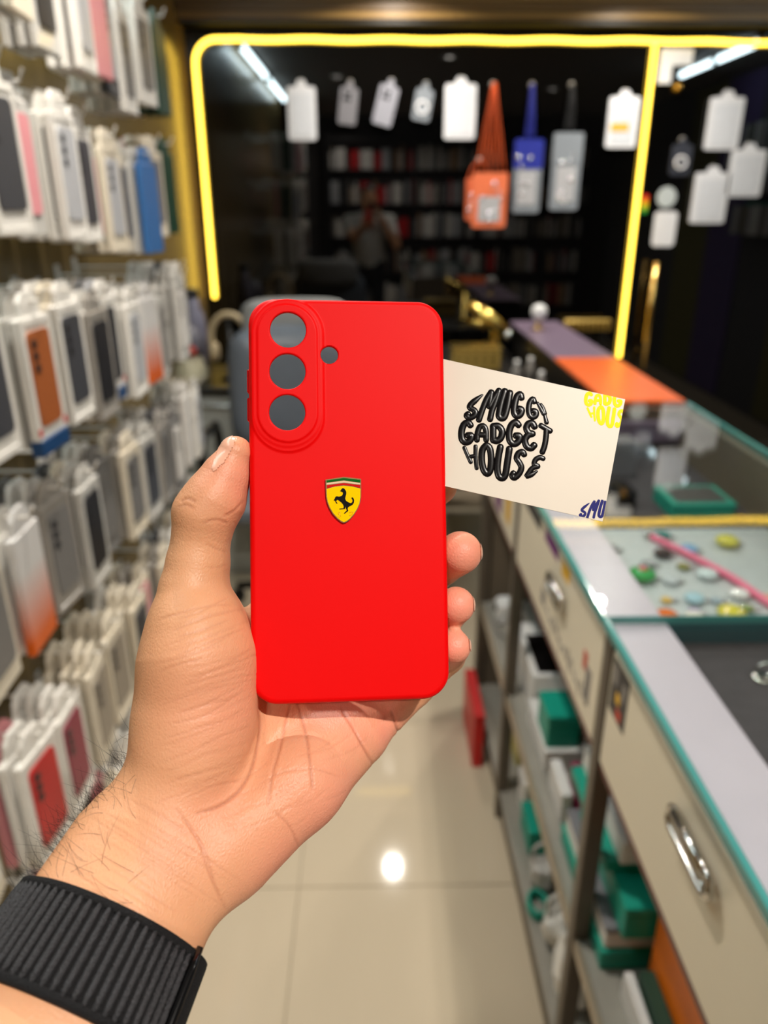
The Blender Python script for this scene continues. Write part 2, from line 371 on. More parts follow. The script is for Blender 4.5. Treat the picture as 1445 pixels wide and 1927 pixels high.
def hang_pack(loc, rz, shell, shellname, cname, label, kind='blister', case=True, foot=False, tilt=0.0, cmat=None):
    o = bpy.data.objects.new('hanging_case_pack', PM[kind]); o.location = loc; o.rotation_euler = (0, tilt, rz); COL.objects.link(o)
    slot(o, 0, shell); tag(o, label, 'phone case pack', 'packaged phone cases hanging on the wall hooks')
    if case:
        c = bpy.data.objects.new('packed_case', CMESH); c.parent = o; COL.objects.link(c); slot(c, 0, cmat or CM[cname])
    if foot:
        c = bpy.data.objects.new('pack_foot', FOOT); c.parent = o; COL.objects.link(c)
        for yy in (-PW/2+.0045, PW/2-.0045): c = bpy.data.objects.new('red_stripe', STRIPE); c.parent = o; c.location = (0, yy, 0); COL.objects.link(c)
    return o
M_hook = mat('hook_white', (216, 212, 204), 0.35, 0.0)
HOOK = None
rows = [2.245, 1.93, 1.62, 1.305, 0.985, 0.66, 0.345]
cols = [2.26-0.132*i for i in range(13)]
colors = ['grey', 'taupe', 'charcoal', 'black', 'brown', 'grey', 'silver', 'white', 'taupe', 'charcoal', 'mauve', 'white', 'grey', 'white', 'silver', 'grey', 'pink', 'silver']
SPEC = {(1, 0): ('green', 'plain', 'upper of two dark green boxed cases on the farthest hook column'), (2, 0): ('green', 'plain', 'lower of two dark green boxed cases on the farthest hook column'),
        (1, 4): ('pink', 'plain', 'long pink pack near the top of the hooks'), (2, 8): ('charcoal', 'blister', 'large dark grey case in a white pack near the picture edge'),
        (3, 3): ('fade', 'plain', 'orange fading box hanging among white packs toward the dark glass'), (3, 5): ('black', 'foot', 'black case in a white pack with blue foot and red stripe'),
        (3, 7): ('charcoal', 'blister', 'charcoal case in a white pack beside the blue-footed packs'), (3, 8): ('rust', 'foot', 'rust brown case in a white pack with blue foot'),
        (4, 9): ('fade', 'plain', 'grey box fading to orange hanging at hip height'), (4, 1): ('white', 'plain', 'plain white pack at the far end of the fifth hook row'),
        (5, 9): ('crimson', 'blister', 'crimson case in a white pack low on the hooks'), (5, 10): ('red', 'blister', 'bright red case in a white pack at the picture edge'),
        (2, 2): ('blue', 'plain', 'slim blue pack hanging beside the lower dark green box')}
NP = 0; stuff = MB()
for r, z in enumerate(rows):
    for c, y in enumerate(cols):
        zz = z+(0.02 if c < 2 else 0)+0.028*(c-2)*(c > 2)*0.35+random.uniform(-.012, .012)
        tip = -0.545+random.uniform(-.03, .02)-(0.05 if r == 0 else 0)
        n = random.randint(3, 5) if c > 0 else 6; rz0 = random.uniform(-.12, .12)
        px, py = projpx(np.array([[tip, y, zz], [tip, y, zz-PH], [tip-0.1, y, zz-0.1]]))
        if (px.max() < -30) or (py.max() < -20) or (py.min() > 1960): continue
        hk = MB().tube([(XL, y, zz+.004), (tip+.02, y, zz+.004), (tip+.028, y, zz+.022)], 0.0028, 6); hk.box((XL, y-.012, zz-.02), (XL+.004, y+.012, zz+.03)); hk.build('wall_hook', M_hook, wl)
        sp = SPEC.get((r, c)); x = tip; base = random.choice(colors); th = random.choice([M_white, M_white, M_white, M_cream, M_cream, M_clear])
        if random.random() < 0.12: th = CM[random.choice(['grey', 'taupe', 'black', 'brown', 'silver'])]
        for s in range(n):
            shell = th if random.random() < 0.6 else random.choice([M_white, M_cream, M_clear, M_smoke, CM['grey'], CM['charcoal'], CM['pink'], M_white, M_cream])
            cn = base if random.random() < 0.5 else random.choice(colors); kind = 'blister' if random.random() < 0.6 else 'plain'; foot = False; lab = None; cmat = None; case = s == 0 or kind == 'blister'
            if s == 0 and sp:
                cn, k2, lab = sp; foot = k2 == 'foot'; kind = 'plain' if k2 == 'plain' else 'blister'
                shell = M_white
                if cn == 'fade': shell = M_fade; cmat = M_fade; case = False; cn = 'orange'
                elif k2 == 'plain': shell = CM[cn]; case = False
            elif s in (1, 2) and sp and sp[0] == 'green': shell = CM['green']; case = False
            if lab is None:
                sn = {M_white: 'white', M_cream: 'cream', M_clear: 'clear', M_smoke: 'smoky'}.get(shell, 'coloured')
                lab = '%s pack with %s case, %s on hook, %s row down, %s column from glass' % (sn, cn, ['outermost', 'second', 'third', 'fourth', 'fifth', 'sixth', 'seventh'][s], ORD[r], ORD[c])
            tl = random.uniform(-.05, .05)
            hang_pack((x, y+random.uniform(-.006, .006), zz), rz0+random.uniform(-.01, .01), shell, '', cn, lab, kind, case, foot, tl*0.05, cmat)
            NP += 1; x -= random.uniform(.0222, .026)
print('packs', NP)
# ------------------------------------------------------------------ glass counter on the right
M_glass = glassmat('counter_glass', (0.965, 0.985, 0.98), ior=1.52); M_edge = mat('teal_glass_edge', (66, 138, 134), 0.12, 0, 0.6, 0.12, 8)
M_lilac = wallmat('lilac_laminate', (192, 182, 192), 0.3, 14, 0.06, 0.5); M_drawer = wallmat('cream_drawer', (226, 214, 190), 0.28, 6, 0.04, 0.5, bump=0.0)
M_post = mat('brown_metal_post', (92, 82, 70), 0.4, 0.2); M_shelf = mat('grey_shelf', (150, 146, 136), 0.35, 0.1); M_inner = mat('brown_inner_board', (106, 94, 78), 0.7)
M_felt = mat('dark_felt', (70, 66, 68), 0.8, 0, 0.2, 0.25, 60); M_pale = mat('pale_tray', (178, 184, 184), 0.4); M_redtrim = mat('dark_red_trim', (92, 34, 28), 0.4); M_steel = mat('shelf_edge_steel', (176, 164, 144), 0.3, 0.6)
M_teal = mat('teal_card', (10, 146, 124), 0.45); M_orange = mat('orange_card', (232, 118, 14), 0.45); M_orangetop = mat('orange_acrylic', (222, 98, 42), 0.3); M_purptop = mat('mauve_acrylic', (120, 104, 122), 0.3)
CXF, CXB, CYN, CYE = 0.315, 0.865, 0.24, 2.0
ct = empty('display_counter', (0.59, 1.1, 0), 'long glass topped display counter with cream drawers and open shelves below', 'counter')
b = MB(); b.box((CXF+.02, CYN, 0.0), (CXB, CYE, 0.075)); b.build('plinth', M_inner, ct)
MB().box((CXB-.02, CYN, 0.075), (CXB, CYE, 0.985)).build('back_panel', M_inner, ct)
MB().box((CXF+.02, CYE-.02, 0.075), (CXB-.02, CYE, 0.985)).build('end_panel', M_inner, ct)
MB().box((CXF+.012, CYN, 0.075), (CXB-.02, CYE-.02, 0.09), 0.002).build('bottom_shelf', M_shelf, ct)
sh = MB().box((CXF+.018, CYN, 0.375), (CXB-.02, CYE-.02, 0.39)).build('middle_shelf', M_shelf, ct)
MB().box((CXF+.010, CYN, 0.368), (CXF+.018, CYE-.02, 0.394), 0.001).build('shelf_lip', M_steel, sh)
for y in (0.865, 1.52, 1.985):
    MB().box((CXF+.006, y-.014, 0.0), (CXF+.034, y+.014, 0.957), 0.002).build('post', M_post, ct)
MB().box((CXF+.014, CYN, 0.955), (CXF+.030, CYE, 0.9715)).build('shadow_gap_rail', M_black, ct)
MB().box((CXF+.03, CYN, 0.735), (CXB-.02, CYE-.02, 0.755)).build('drawer_deck', M_inner, ct)
MB().box((CXF+.012, CYN, 0.745), (CXF+.03, CYE, 0.760)).build('lower_trim', M_redtrim, ct)
# drawers
DR = [(0.255, 0.845), (0.885, 1.50), (1.54, 1.965)]
for i, (y0, y1) in enumerate(DR):
    d = MB().box((CXF+.008, y0, 0.764), (CXF+.030, y1, 0.950), 0.002).build('drawer', M_drawer, ct)
    if i < 2:
        yc = (0.553, 1.13)[i]; zc = (0.905, 0.885)[i]; x = CXF+.006
        h = MB(); ring = []
        for k in range(24):
            a = 2*math.pi*k/24; sx = 0.038 if math.cos(a) > 0 else -0.038
            ring.append((x-.008, yc+sx+0.013*math.cos(a), zc+0.014*math.sin(a)))
        h.tube(ring, 0.0042, 8, closed=True); h.build('handle', M_chrome, d, True)
        MB().tube([(x-.010, yc-.038, zc+.014), (x-.010, yc+.034, zc+.014)], 0.0062, 10).build('handle_grip', M_chrome, d, True)
        MB().tube([(x-.008, yc-.03, zc-.013), (CXF+.009, yc-.03, zc-.013)], 0.004, 8).build('handle_stud', M_chrome, d, True)
# stickers on the drawer fronts
M_ink = mat('sticker_ink', (60, 56, 54), 0.5); M_stred = mat('sticker_red', (190, 60, 40), 0.5); M_styel = mat('sticker_yellow', (222, 170, 40), 0.5); M_stpur = mat('sticker_purple', (110, 30, 110), 0.5); M_stgrey = mat('sticker_grey', (128, 122, 116), 0.5); M_paper = mat('paper_cream', (220, 206, 178), 0.5)
dw = [o for o in ct.children if o.name.startswith('drawer') and 'deck' not in o.name]
def sticker(par, y0, z0, y1, z1, m, base=0.0005):
    MB().box((CXF+.008-base, y0, z0), (CXF+.0083, y1, z1)).build('sticker', m, par)
sticker(dw[0], 0.775, 0.865, 0.838, 0.945, M_ink); sticker(dw[0], 0.79, 0.87, 0.808, 0.885, M_stred, .001); sticker(dw[0], 0.80, 0.89, 0.815, 0.905, M_styel, .001); sticker(dw[0], 0.815, 0.91, 0.832, 0.94, M_stgrey, .001); sticker(dw[0], 0.782, 0.905, 0.797, 0.93, M_stgrey, .001)
sticker(dw[0], 0.26, 0.775, 0.37, 0.865, M_paper); sticker(dw[0], 0.31, 0.83, 0.345, 0.86, M_ink, .001)
sticker(dw[1], 1.16, 0.925, 1.26, 0.949, M_stpur); sticker(dw[1], 1.08, 0.92, 1.13, 0.948, M_styel); sticker(dw[1], 0.92, 0.80, 0.945, 0.86, M_stgrey); sticker(dw[1], 0.945, 0.845, 0.965, 0.875, M_stred); sticker(dw[1], 1.30, 0.92, 1.48, 0.949, M_ink); sticker(dw[1], 1.22, 0.80, 1.25, 0.83, M_stgrey)
sticker(dw[2], 1.60, 0.80, 1.66, 0.90, M_styel); sticker(dw[2], 1.72, 0.78, 1.80, 0.86, M_stpur); sticker(dw[2], 1.56, 0.91, 1.63, 0.945, M_ink)
# scribble lines on the second drawer front
b = MB()
for k in range(14):
    y = 0.93+0.02*k; b.tube([(CXF+.0078, y, 0.795+0.012*math.sin(k*2.1)), (CXF+.0078, y+.012, 0.815+0.010*math.cos(k*1.3)), (CXF+.0078, y+.018, 0.80)], 0.0012, 5)
b.build('handwriting', M_stgrey, dw[1])
# display compartments under the glass
MB().box((CXF+.002, CYN, 0.972), (0.392, CYE-.02, 0.9845), 0.001).build('front_top_rail', M_lilac, ct)
MB().box((0.388, 0.851, 0.845), (CXB-.02, 1.448, 0.86)).build('display_floor', M_pale, ct); MB().box((0.388, 1.452, 0.845), (CXB-.02, CYE-.02, 0.86)).build('display_floor', M_felt, ct)
MB().box((0.392, CYN, 0.945), (CXB-.02, 0.851, 0.955)).build('felt_floor', M_felt, ct)
MB().box((0.380, CYN, 0.76), (0.388, CYE-.02, 0.955)).build('display_front_wall', M_felt, ct)
MB().box((0.394, 0.852, 0.861), (CXB-.021, 0.866, 0.984), 0.001).build('display_divider', mat('dark_teal_glass', (46, 78, 84), 0.12), ct)
for y0, y1 in ((CYN, 0.846), (0.850, CYE)):
    g = MB().box((CXF-.004, y0, 0.986), (CXB+.004, y1, 0.998)).build('glass_top', M_glass, ct)
    MB().box((CXF-.012, y0, 0.985), (CXF-.0045, y1, 0.999), 0.002).build('glass_edge', M_edge, g)
    MB().box((CXB+.0045, y0, 0.985), (CXB+.012, y1, 0.999), 0.002).build('glass_edge', M_edge, g)
    MB().box((CXF-.004, y0-.0, 0.9862), (CXB+.004, y0+.0015, 0.9978)).build('glass_edge', M_edge, g)
b = MB().box((0.55, CYE-.06, 0.90), (CXB-.02, CYE-.025, 0.955), 0.002); b.build('display_ledge', M_purptop, ct)

# goods inside the display
def charm(c, r, m, label, sq=0.45, petals=0):
    o = empty('charm', (c[0], c[1], 0.86), label, 'charm', 'charms in the glass display')
    prof = [(r*math.cos(a), r*sq*(1+math.sin(a))) for a in np.linspace(-math.pi/2+.15, math.pi/2-.15, 7)]
    MB().lathe((c[0], c[1], 0.8605), prof, 16).build('body', m, o, True)
    MB().tube([(c[0]+r*0.9+.005+.006*math.cos(a), c[1]+.006*math.sin(a), 0.8635) for a in np.linspace(0, 2*math.pi, 11)[:-1]], 0.0014, 6, closed=True).build('ring', M_chrome, o, True)
    if petals: MB().lathe((c[0], c[1], 0.8605+2*r*sq-.001), [(r*.35, 0), (r*.3, .003), (r*.1, .005)], 10).build('centre', mat('charm_red', (190, 60, 40), 0.2), o, True)
def gm(n, rgb): return mat('charm_'+n, rgb, 0.06, 0, 0.8, 0.1, 80, coat=0.5)
CH = [(0.497, 1.215, .026, 'green', (60, 160, 80), 1), (0.489, 1.07, .020, 'orange', (226, 110, 40), 0), (0.535, 1.065, .018, 'pearl', (228, 222, 206), 0), (0.60, 1.075, .024, 'yellow', (212, 200, 70), 0), (0.560, 1.13, .018, 'pale blue', (170, 204, 216), 0),
      (0.545, 1.20, .016, 'silver', (200, 206, 208), 0), (0.62, 1.22, .020, 'ice', (206, 220, 220), 0), (0.645, 1.145, .018, 'milk', (230, 230, 226), 0), (0.475, 1.335, .016, 'grey', (150, 150, 150), 0), (0.57, 1.31, .018, 'black', (40, 42, 46), 0), (0.63, 1.33, .018, 'sky', (120, 170, 210), 0), (0.72, 1.36, .024, 'lemon', (206, 200, 80), 0), (0.54, 1.01, .015, 'blue', (80, 130, 190), 0), (0.49, 1.005, .014, 'cream', (226, 216, 170), 0), (0.60, 1.395, .018, 'teal', (60, 130, 126), 0), (0.68, 1.05, .017, 'white', (232, 232, 232), 0), (0.455, 1.14, .013, 'mint', (150, 200, 180), 0), (0.525, 1.265, .014, 'smoke', (120, 124, 126), 0)]
rq = np.random.RandomState(11)
for k, n in enumerate(['amber', 'rose', 'frost', 'jade', 'coral', 'indigo', 'ash', 'honey', 'lilac', 'steel', 'moss', 'peach', 'aqua', 'plum', 'chalk', 'olive']):
    c_ = [(206, 150, 60), (220, 140, 150), (214, 224, 226), (70, 150, 110), (226, 120, 90), (70, 80, 150), (150, 150, 146), (220, 180, 90), (180, 160, 200), (160, 176, 186), (120, 140, 80), (230, 180, 150), (120, 190, 196), (120, 70, 110), (234, 232, 226), (140, 140, 80)][k]
    CH.append((0.45+.045*(k % 6)+rq.rand()*.02, 0.965+.075*(k//6)*1.6+.04*(k % 2)+rq.rand()*.015, .009+.004*rq.rand(), n, c_, 0))
for x, y, r, n, rgb, p in CH: charm((x, y), r, gm(n, rgb), 'glossy %s charm lying in the lit end of the glass display' % n, 0.45, p)
o = empty('wrist_strap', (0.66, 1.2, 0.86), 'pink cord wrist strap laid across the glass display', 'strap')
MB().tube(arc_smooth([(0.575, 1.40, .866), (0.62, 1.30, .868), (0.66, 1.20, .868), (0.685, 1.10, .867), (0.74, 0.98, .866)]), 0.0075, 8).build('cord', mat('pink_cord', (226, 110, 140), 0.5), o, True)
MB().lathe((0.575, 1.40, .8605), [(.010, 0), (.011, .008), (.007, .013)], 10).build('clasp', M_chrome, o, True)
def boxthing(name, lo, hi, m, label, cat, group=None, lid=None, lidm=None, rot=0.0, bev=0.002, face=None):
    """carton: body + lid band (+ printed face on the front, facing -x/-y)"""
    c = ((lo[0]+hi[0])/2, (lo[1]+hi[1])/2, lo[2]); o = empty(name, c, label, cat, group); o.rotation_euler = (0, 0, rot)
    h = hi[2]-lo[2]; lh = lid if lid else h*0.3
    MB().box(lo, (hi[0], hi[1], hi[2]-lh), bev).build('body', m, o)
    MB().box((lo[0]-.0012, lo[1]-.0012, hi[2]-lh+.0004), (hi[0]+.0012, hi[1]+.0012, hi[2]), bev).build('lid', lidm or m, o)
    if face: MB().box((lo[0]+.012, lo[1]+.012, hi[2]), (hi[0]-.012, hi[1]-.012, hi[2]+.0006)).build('print', face, o)
    return o
M_wcard = mat('white_card', (222, 220, 216), 0.45); M_gcard = mat('grey_card', (120, 118, 122), 0.4); M_blkgloss = mat('black_gloss', (10, 10, 12), 0.15); M_dgreen = mat('dark_green_card', (24, 60, 42), 0.5); M_redcard = mat('red_card', (196, 16, 14), 0.4); M_ylcard = mat('pale_yellow_card', (196, 184, 110), 0.5)
boxthing('gadget_box', (0.455, 1.72, 0.86), (0.515, 1.80, 0.945), M_wcard, 'small white gadget box standing at the far end of the glass display', 'box')
boxthing('gadget_box', (0.60, 1.78, 0.86), (0.67, 1.85, 0.95), M_gcard, 'small grey gadget box beside the white one in the glass display', 'box')
boxthing('gadget_box', (0.66, 1.50, 0.86), (0.80, 1.62, 0.895), M_teal, 'flat teal box with a dark print inside the glass display', 'box', face=M_ink)
boxthing('gadget_box', (0.44, 1.58, 0.86), (0.52, 1.66, 0.885), mat('navy_card', (30, 46, 62), 0.4), 'flat dark navy box inside the glass display beside the cream ledge', 'box')
boxthing('gadget_box', (0.56, 1.56, 0.86), (0.60, 1.64, 0.90), M_blkgloss, 'slim black box between the navy and teal boxes', 'box')
boxthing('gadget_box', (0.70, 0.53, 0.9555), (0.83, 0.74, 0.978), mat('smoky_blue_card', (96, 112, 120), 0.3), 'blue grey flat box on the dark felt under the near glass', 'box', face=M_pale)
boxthing('gadget_box', (0.60, 0.35, 0.9555), (0.70, 0.50, 0.975), mat('slate_card', (70, 84, 96), 0.3), 'slate box on the dark felt at the near end', 'box')
for (x, y, n) in ((0.485, 0.77, 'first'), (0.545, 0.74, 'second'), (0.565, 0.68, 'third')):
    o = empty('phone_ring', (x, y, 0.955), 'silver phone ring on the dark felt, %s from the divider' % n, 'ring', 'phone rings on the felt')
    MB().lathe((x, y, 0.9553), [(.013, 0), (.013, .002), (.011, .003)], 16).build('plate', M_chrome, o, True)
    MB().tube([(x+.011*math.cos(a), y, .967+.010*math.sin(a)) for a in np.linspace(0, 2*math.pi, 15)[:-1]], .0016, 6, closed=True).build('loop', M_chrome, o, True)

# goods on the open shelves
SH = 0.3905
boxthing('shelf_box', (0.352, 0.80, SH), (0.60, 1.06, SH+.040), M_teal, 'teal box at the bottom of the stack under the cream drawer', 'box', lid=.012)
boxthing('shelf_box', (0.356, 0.805, SH+.0405), (0.60, 1.05, SH+.085), M_wcard, 'white box between two teal boxes in the shelf stack', 'box', lid=.012, lidm=M_gcard)
boxthing('shelf_box', (0.372, 0.785, SH+.0858), (0.60, 1.03, SH+.150), M_teal, 'large teal tray box in the middle of the shelf stack', 'box', lid=.016)
boxthing('shelf_box', (0.358, 0.85, SH+.1507), (0.60, 1.06, SH+.175), M_teal, 'slim teal folder box lying on the large teal box', 'box', lid=.008)
boxthing('shelf_box', (0.376, 0.84, SH+.1758), (0.60, 1.06, SH+.222), M_wcard, 'white framed box with dark smoky top, uppermost of the teal stack', 'box', lid=.01, face=M_gcard)
def book(lo, hi, m, label):
    c = ((lo[0]+hi[0])/2, (lo[1]+hi[1])/2, lo[2]); o = empty('notebook', c, label, 'book', 'upright notebooks on the shelf')
    MB().box((lo[0]+.0025, lo[1]+.003, lo[2]+.003), (hi[0]-.0025, hi[1]-.003, hi[2]-.003)).build('pages', M_wcard, o)
    MB().box(lo, (lo[0]+.0025, hi[1], hi[2]), .0008).build('cover', m, o); MB().box((hi[0]-.0025, lo[1], lo[2]), hi, .0008).build('cover', m, o); MB().box((lo[0]+.0025, hi[1]-.003, lo[2]), (hi[0]-.0025, hi[1], hi[2])).build('spine', m, o); MB().box((lo[0]+.0025, lo[1], hi[2]-.0028), (hi[0]-.0025, hi[1]-.003, hi[2])).build('flap', m, o)
book((0.372, 0.45, SH), (0.386, 0.76, SH+.05), M_wcard, 'white notebook standing in front of the teal stack')
book((0.390, 0.45, SH), (0.412, 0.75, SH+.065), M_dgreen, 'dark green notebook standing between white and orange')
book((0.416, 0.40, SH), (0.464, 0.775, SH+.165), M_orange, 'thick orange notebook standing on the shelf')
book((0.474, 0.40, SH), (0.50, 0.62, SH+.12), M_redcard, 'dark red notebook next to the orange one')
boxthing('shelf_box', (0.345, 0.30, SH), (0.39, 0.335, SH+.05), M_blkgloss, 'little black box at the near end of the shelf', 'box')
# bay beyond the post
boxthing('shelf_box', (0.36, 1.24, SH), (0.60, 1.42, SH+.055), M_wcard, 'flat white box on the shelf under the teal cube', 'box', lid=.01)
boxthing('shelf_box', (0.362, 1.25, SH+.0555), (0.43, 1.34, SH+.135), M_teal, 'teal cube box on the white box beyond the post', 'box')
boxthing('shelf_box', (0.44, 1.24, SH+.0555), (0.62, 1.36, SH+.11), M_stgrey, 'grey patterned box beside the teal cube', 'box', lidm=M_wcard, face=M_ink)
boxthing('shelf_box', (0.37, 1.43, SH), (0.62, 1.62, SH+.11), M_wcard, 'large white box with a black top panel on the shelf', 'box', lid=.05, face=M_blkgloss)
boxthing('shelf_box', (0.36, 1.10, SH), (0.38, 1.20, SH+.07), M_wcard, 'thin white box leaning near the shelf post', 'box')
boxthing('shelf_box', (0.40, 1.095, SH), (0.415, 1.19, SH+.07), mat('magenta_card', (150, 30, 80), 0.4), 'thin magenta box near the shelf post', 'box')
boxthing('shelf_box', (0.43, 1.095, SH), (0.455, 1.19, SH+.06), M_redtrim, 'thin dark red box near the shelf post', 'box')
boxthing('shelf_box', (0.48, 1.10, SH), (0.56, 1.185, SH+.06), M_purptop, 'mauve box at the back of the shelf bay', 'box')
# far bay
def charger(c, label):
    o = empty('charger', c, label, 'charger'); x, y, z = c
    MB().box((x-.03, y-.03, z), (x+.03, y+.03, z+.07), .008).build('body', M_whitepl, o); MB().lathe((x-.0305, y, z+.045), [(.010, 0), (.010, -.004), (.006, -.006)], 12, axis=0).build('port', M_black, o)
    MB().tube(arc_smooth([(x-.03, y-.02, z+.02), (x-.045, y-.05, z+.03), (x-.03, y-.09, z+.008), (x+.02, y-.11, z+.005)]), .003, 6).build('cable', M_stgrey, o, True)
charger((0.385, 1.86, SH), 'white wall charger with a grey cable on the far shelf')
boxthing('shelf_box', (0.355, 1.65, SH), (0.43, 1.70, SH+.09), M_wcard, 'upright white carton on the far shelf', 'box')
boxthing('shelf_box', (0.47, 1.68, SH), (0.62, 1.88, SH+.12), M_stgrey, 'grey carton at the back of the far shelf', 'box')
# bottom shelf
BS = 0.0905
boxthing('shelf_box', (0.283, 1.70, 0.0), (0.312, 1.93, .18), M_redcard, 'bright red carton leaning on the far end of the counter', 'box', lid=.02)
boxthing('shelf_box', (0.385, 1.60, BS), (0.46, 1.80, BS+.16), M_ylcard, 'pale yellow carton behind the red one', 'box')
boxthing('shelf_box', (0.40, 1.10, BS), (0.55, 1.30, BS+.05), M_wcard, 'white flat carton with folded paper on the bottom shelf', 'box')
boxthing('shelf_box', (0.36, 1.30, BS), (0.43, 1.40, BS+.07), M_teal, 'small teal carton on the bottom shelf', 'box')
boxthing('shelf_box', (0.37, 1.42, BS), (0.44, 1.49, BS+.10), M_wcard, 'white carton behind the small teal carton', 'box')
def bag(c, s, m, label, seed):
    rs = np.random.RandomState(seed); o = empty('plastic_bag', c, label, 'bag', 'crumpled bags on the bottom shelf')
    ph = rs.rand(6)*6.28
    def f(P):
        q = (P-np.array(c)-np.array([0, 0, s[2]*.5]))/np.array(s)*2
        q = q+0.10*np.sin(q[:, [1, 2, 0]]*5+ph[:3])+0.05*np.sin(q[:, [2, 0, 1]]*11+ph[3:]); return (np.linalg.norm(q, axis=1)-0.85)*min(s)*0.4
    V, F = sdf_mesh(f, np.array(c)-np.array(s)*.7+[0, 0, s[2]*.5], np.array(c)+np.array(s)*.7+[0, 0, s[2]*.5], min(s)/14)
    V[:, 2] = np.maximum(V[:, 2], c[2]+.0005)
    mk('sack', V, F, m, o, True)
    t = np.array(c)+[0, 0, s[2]*.86]
    MB().tube(arc_smooth([t+[-.02, 0, -.004], t+[-.024, .004, .03], t+[0, .008, .045], t+[.024, .004, .03], t+[.02, 0, -.004]]), .004, 6).build('handle', m, o, True)
M_bag = mat('bag_white', (226, 224, 218), 0.35)
bag((0.378, 0.965, BS), (.09, .13, .15), M_bag, 'white plastic bag on the bottom shelf beside the near post', 1)
bag((0.375, 1.08, BS), (.075, .09, .09), mat('bag_pale', (200, 198, 190), 0.35), 'pale crumpled bag behind the white plastic bag', 2)
bag((0.375, 1.22, BS), (.07, .08, .08), mat('bag_grey', (176, 174, 168), 0.4), 'grey crumpled bag on the bottom shelf further along', 3)
o = empty('cable_coil', (0.36, 1.16, BS), 'teal coiled cable on the bottom shelf', 'cable')
for k in range(3): MB().tube([(0.352+.02*math.cos(a), 1.155+.03*math.sin(a), BS+.006+.009*k) for a in np.linspace(0, 2*math.pi, 17)[:-1]], .004, 6, closed=True).build('loop', M_teal, o, True)
# far low desk with the coloured bar top
dk = empty('bar_counter', (0.76, 2.8, 0), 'narrow bar counter with orange and mauve top beyond the display', 'counter')
MB().box((0.68, 2.01, 0.0), (0.86, 3.55, 0.985)).build('carcass', M_black, dk)
MB().box((0.655, 2.02, 0.986), (0.875, 2.655, 0.998), .002).build('orange_top', M_orangetop, dk); MB().box((0.655, 2.657, 0.986), (0.875, 3.56, 0.998), .002).build('mauve_top', M_purptop, dk)
ds = empty('black_desk', (0.42, 3.0, 0), 'low black desk behind the card carrying golden ornaments', 'desk')
MB().box((0.16, 2.45, 0.835), (0.648, 3.75, 0.86), .003).build('top', M_black, ds)
for x in (0.19, 0.61):
    for y in (2.5, 3.7): MB().box((x-.02, y-.02, 0), (x+.02, y+.02, 0.835)).build('leg', M_black, ds)
MB().box((0.20, 3.69, 0.2), (0.61, 3.71, 0.8)).build('modesty_panel', M_black, ds)
M_goldm = mat('shiny_gold', (232, 200, 110), 0.25, 1.0, 0.5, 0.1); M_goldpl = mat('gold_plastic', (196, 164, 86), 0.3, 0.3)
o = empty('gold_tissue_box', (0.44, 3.15, 0.86), 'golden embossed tissue box on the black desk', 'tissue box')
MB().box((0.34, 3.10, 0.8605), (0.54, 3.22, 0.945), .006).build('body', M_goldpl, o); MB().box((0.334, 3.094, 0.9455), (0.546, 3.226, 0.956), .004).build('lid', M_goldm, o)
for k in range(5): MB().box((0.355+.036*k, 3.0955, 0.875), (0.375+.036*k, 3.1005, 0.935), .002).build('panel', M_goldm, o)
o = empty('gold_tap_ornament', (0.55, 3.4, 0.86), 'shiny golden ornament with a bright tip pointing down at the desk', 'ornament')
MB().lathe((0.56, 3.42, 0.8605), [(.05, 0), (.05, .01), (.02, .02), (.015, .16)], 16).build('stand', M_goldm, o, True)
MB().tube([(0.44, 3.42, 1.09), (0.52, 3.40, 1.04), (0.60, 3.37, .975)], [.022, .034, .028], 14).build('body', M_goldm, o, True)
MB().tube([(0.44, 3.41, 1.02), (0.52, 3.39, 1.005)], [.016, .02], 10).build('spout', M_goldm, o, True)
MB().tube([(0.60, 3.37, .975), (0.625, 3.36, .95)], [.026, .018], 12).build('tip', M_chrome, o, True)
o = empty('desk_lamp', (0.73, 3.3, 0.998), 'small white round bulb lamp on the mauve bar top', 'lamp')
MB().lathe((0.73, 3.3, 0.9985), [(.030, 0), (.030, .006), (.010, .01), (.009, .035), (.016, .04)], 16).build('stem', M_brass, o, True)
MB().lathe((0.73, 3.3, 1.0388), [(.015, 0), (.028, .012), (.034, .034), (.028, .056), (.010, .066)], 18).build('globe', M_whitepl, o, True)
o = empty('reflection_bar', (1.12, 3.86, 0.95), 'golden slatted bar standing in for a warm reflection behind the mauve top', 'bar')  # solid gold bar built in place of a warm reflection
MB().box((1.0, 3.90, 0.90), (1.24, 3.93, 0.955), .004).build('frame', M_goldpl, o)
for k in range(9): MB().box((1.012+.025*k, 3.888, 0.907), (1.030+.025*k, 3.8995, 0.948), .002).build('slat', M_goldm, o)
for x in (1.03, 1.21): MB().box((x-.008, 3.905, 0.0), (x+.008, 3.925, 0.8998)).build('foot', M_black, o)
for (x, y, n) in ((0.60, 2.60, 'nearest'), (0.615, 2.86, 'middle'), (0.55, 2.80, 'leftmost')):
    o = empty('spray_bottle', (x, y, 0.86), 'small grey spray bottle on the black desk, %s of three' % n, 'bottle', 'spray bottles on the black desk')
    MB().lathe((x, y, 0.8605), [(.018, 0), (.019, .06), (.012, .075), (.009, .08)], 12).build('flask', M_stgrey, o, True)
    MB().lathe((x, y, 0.9408), [(.010, 0), (.010, .018), (.006, .02)], 10).build('cap', M_wcard, o, True)
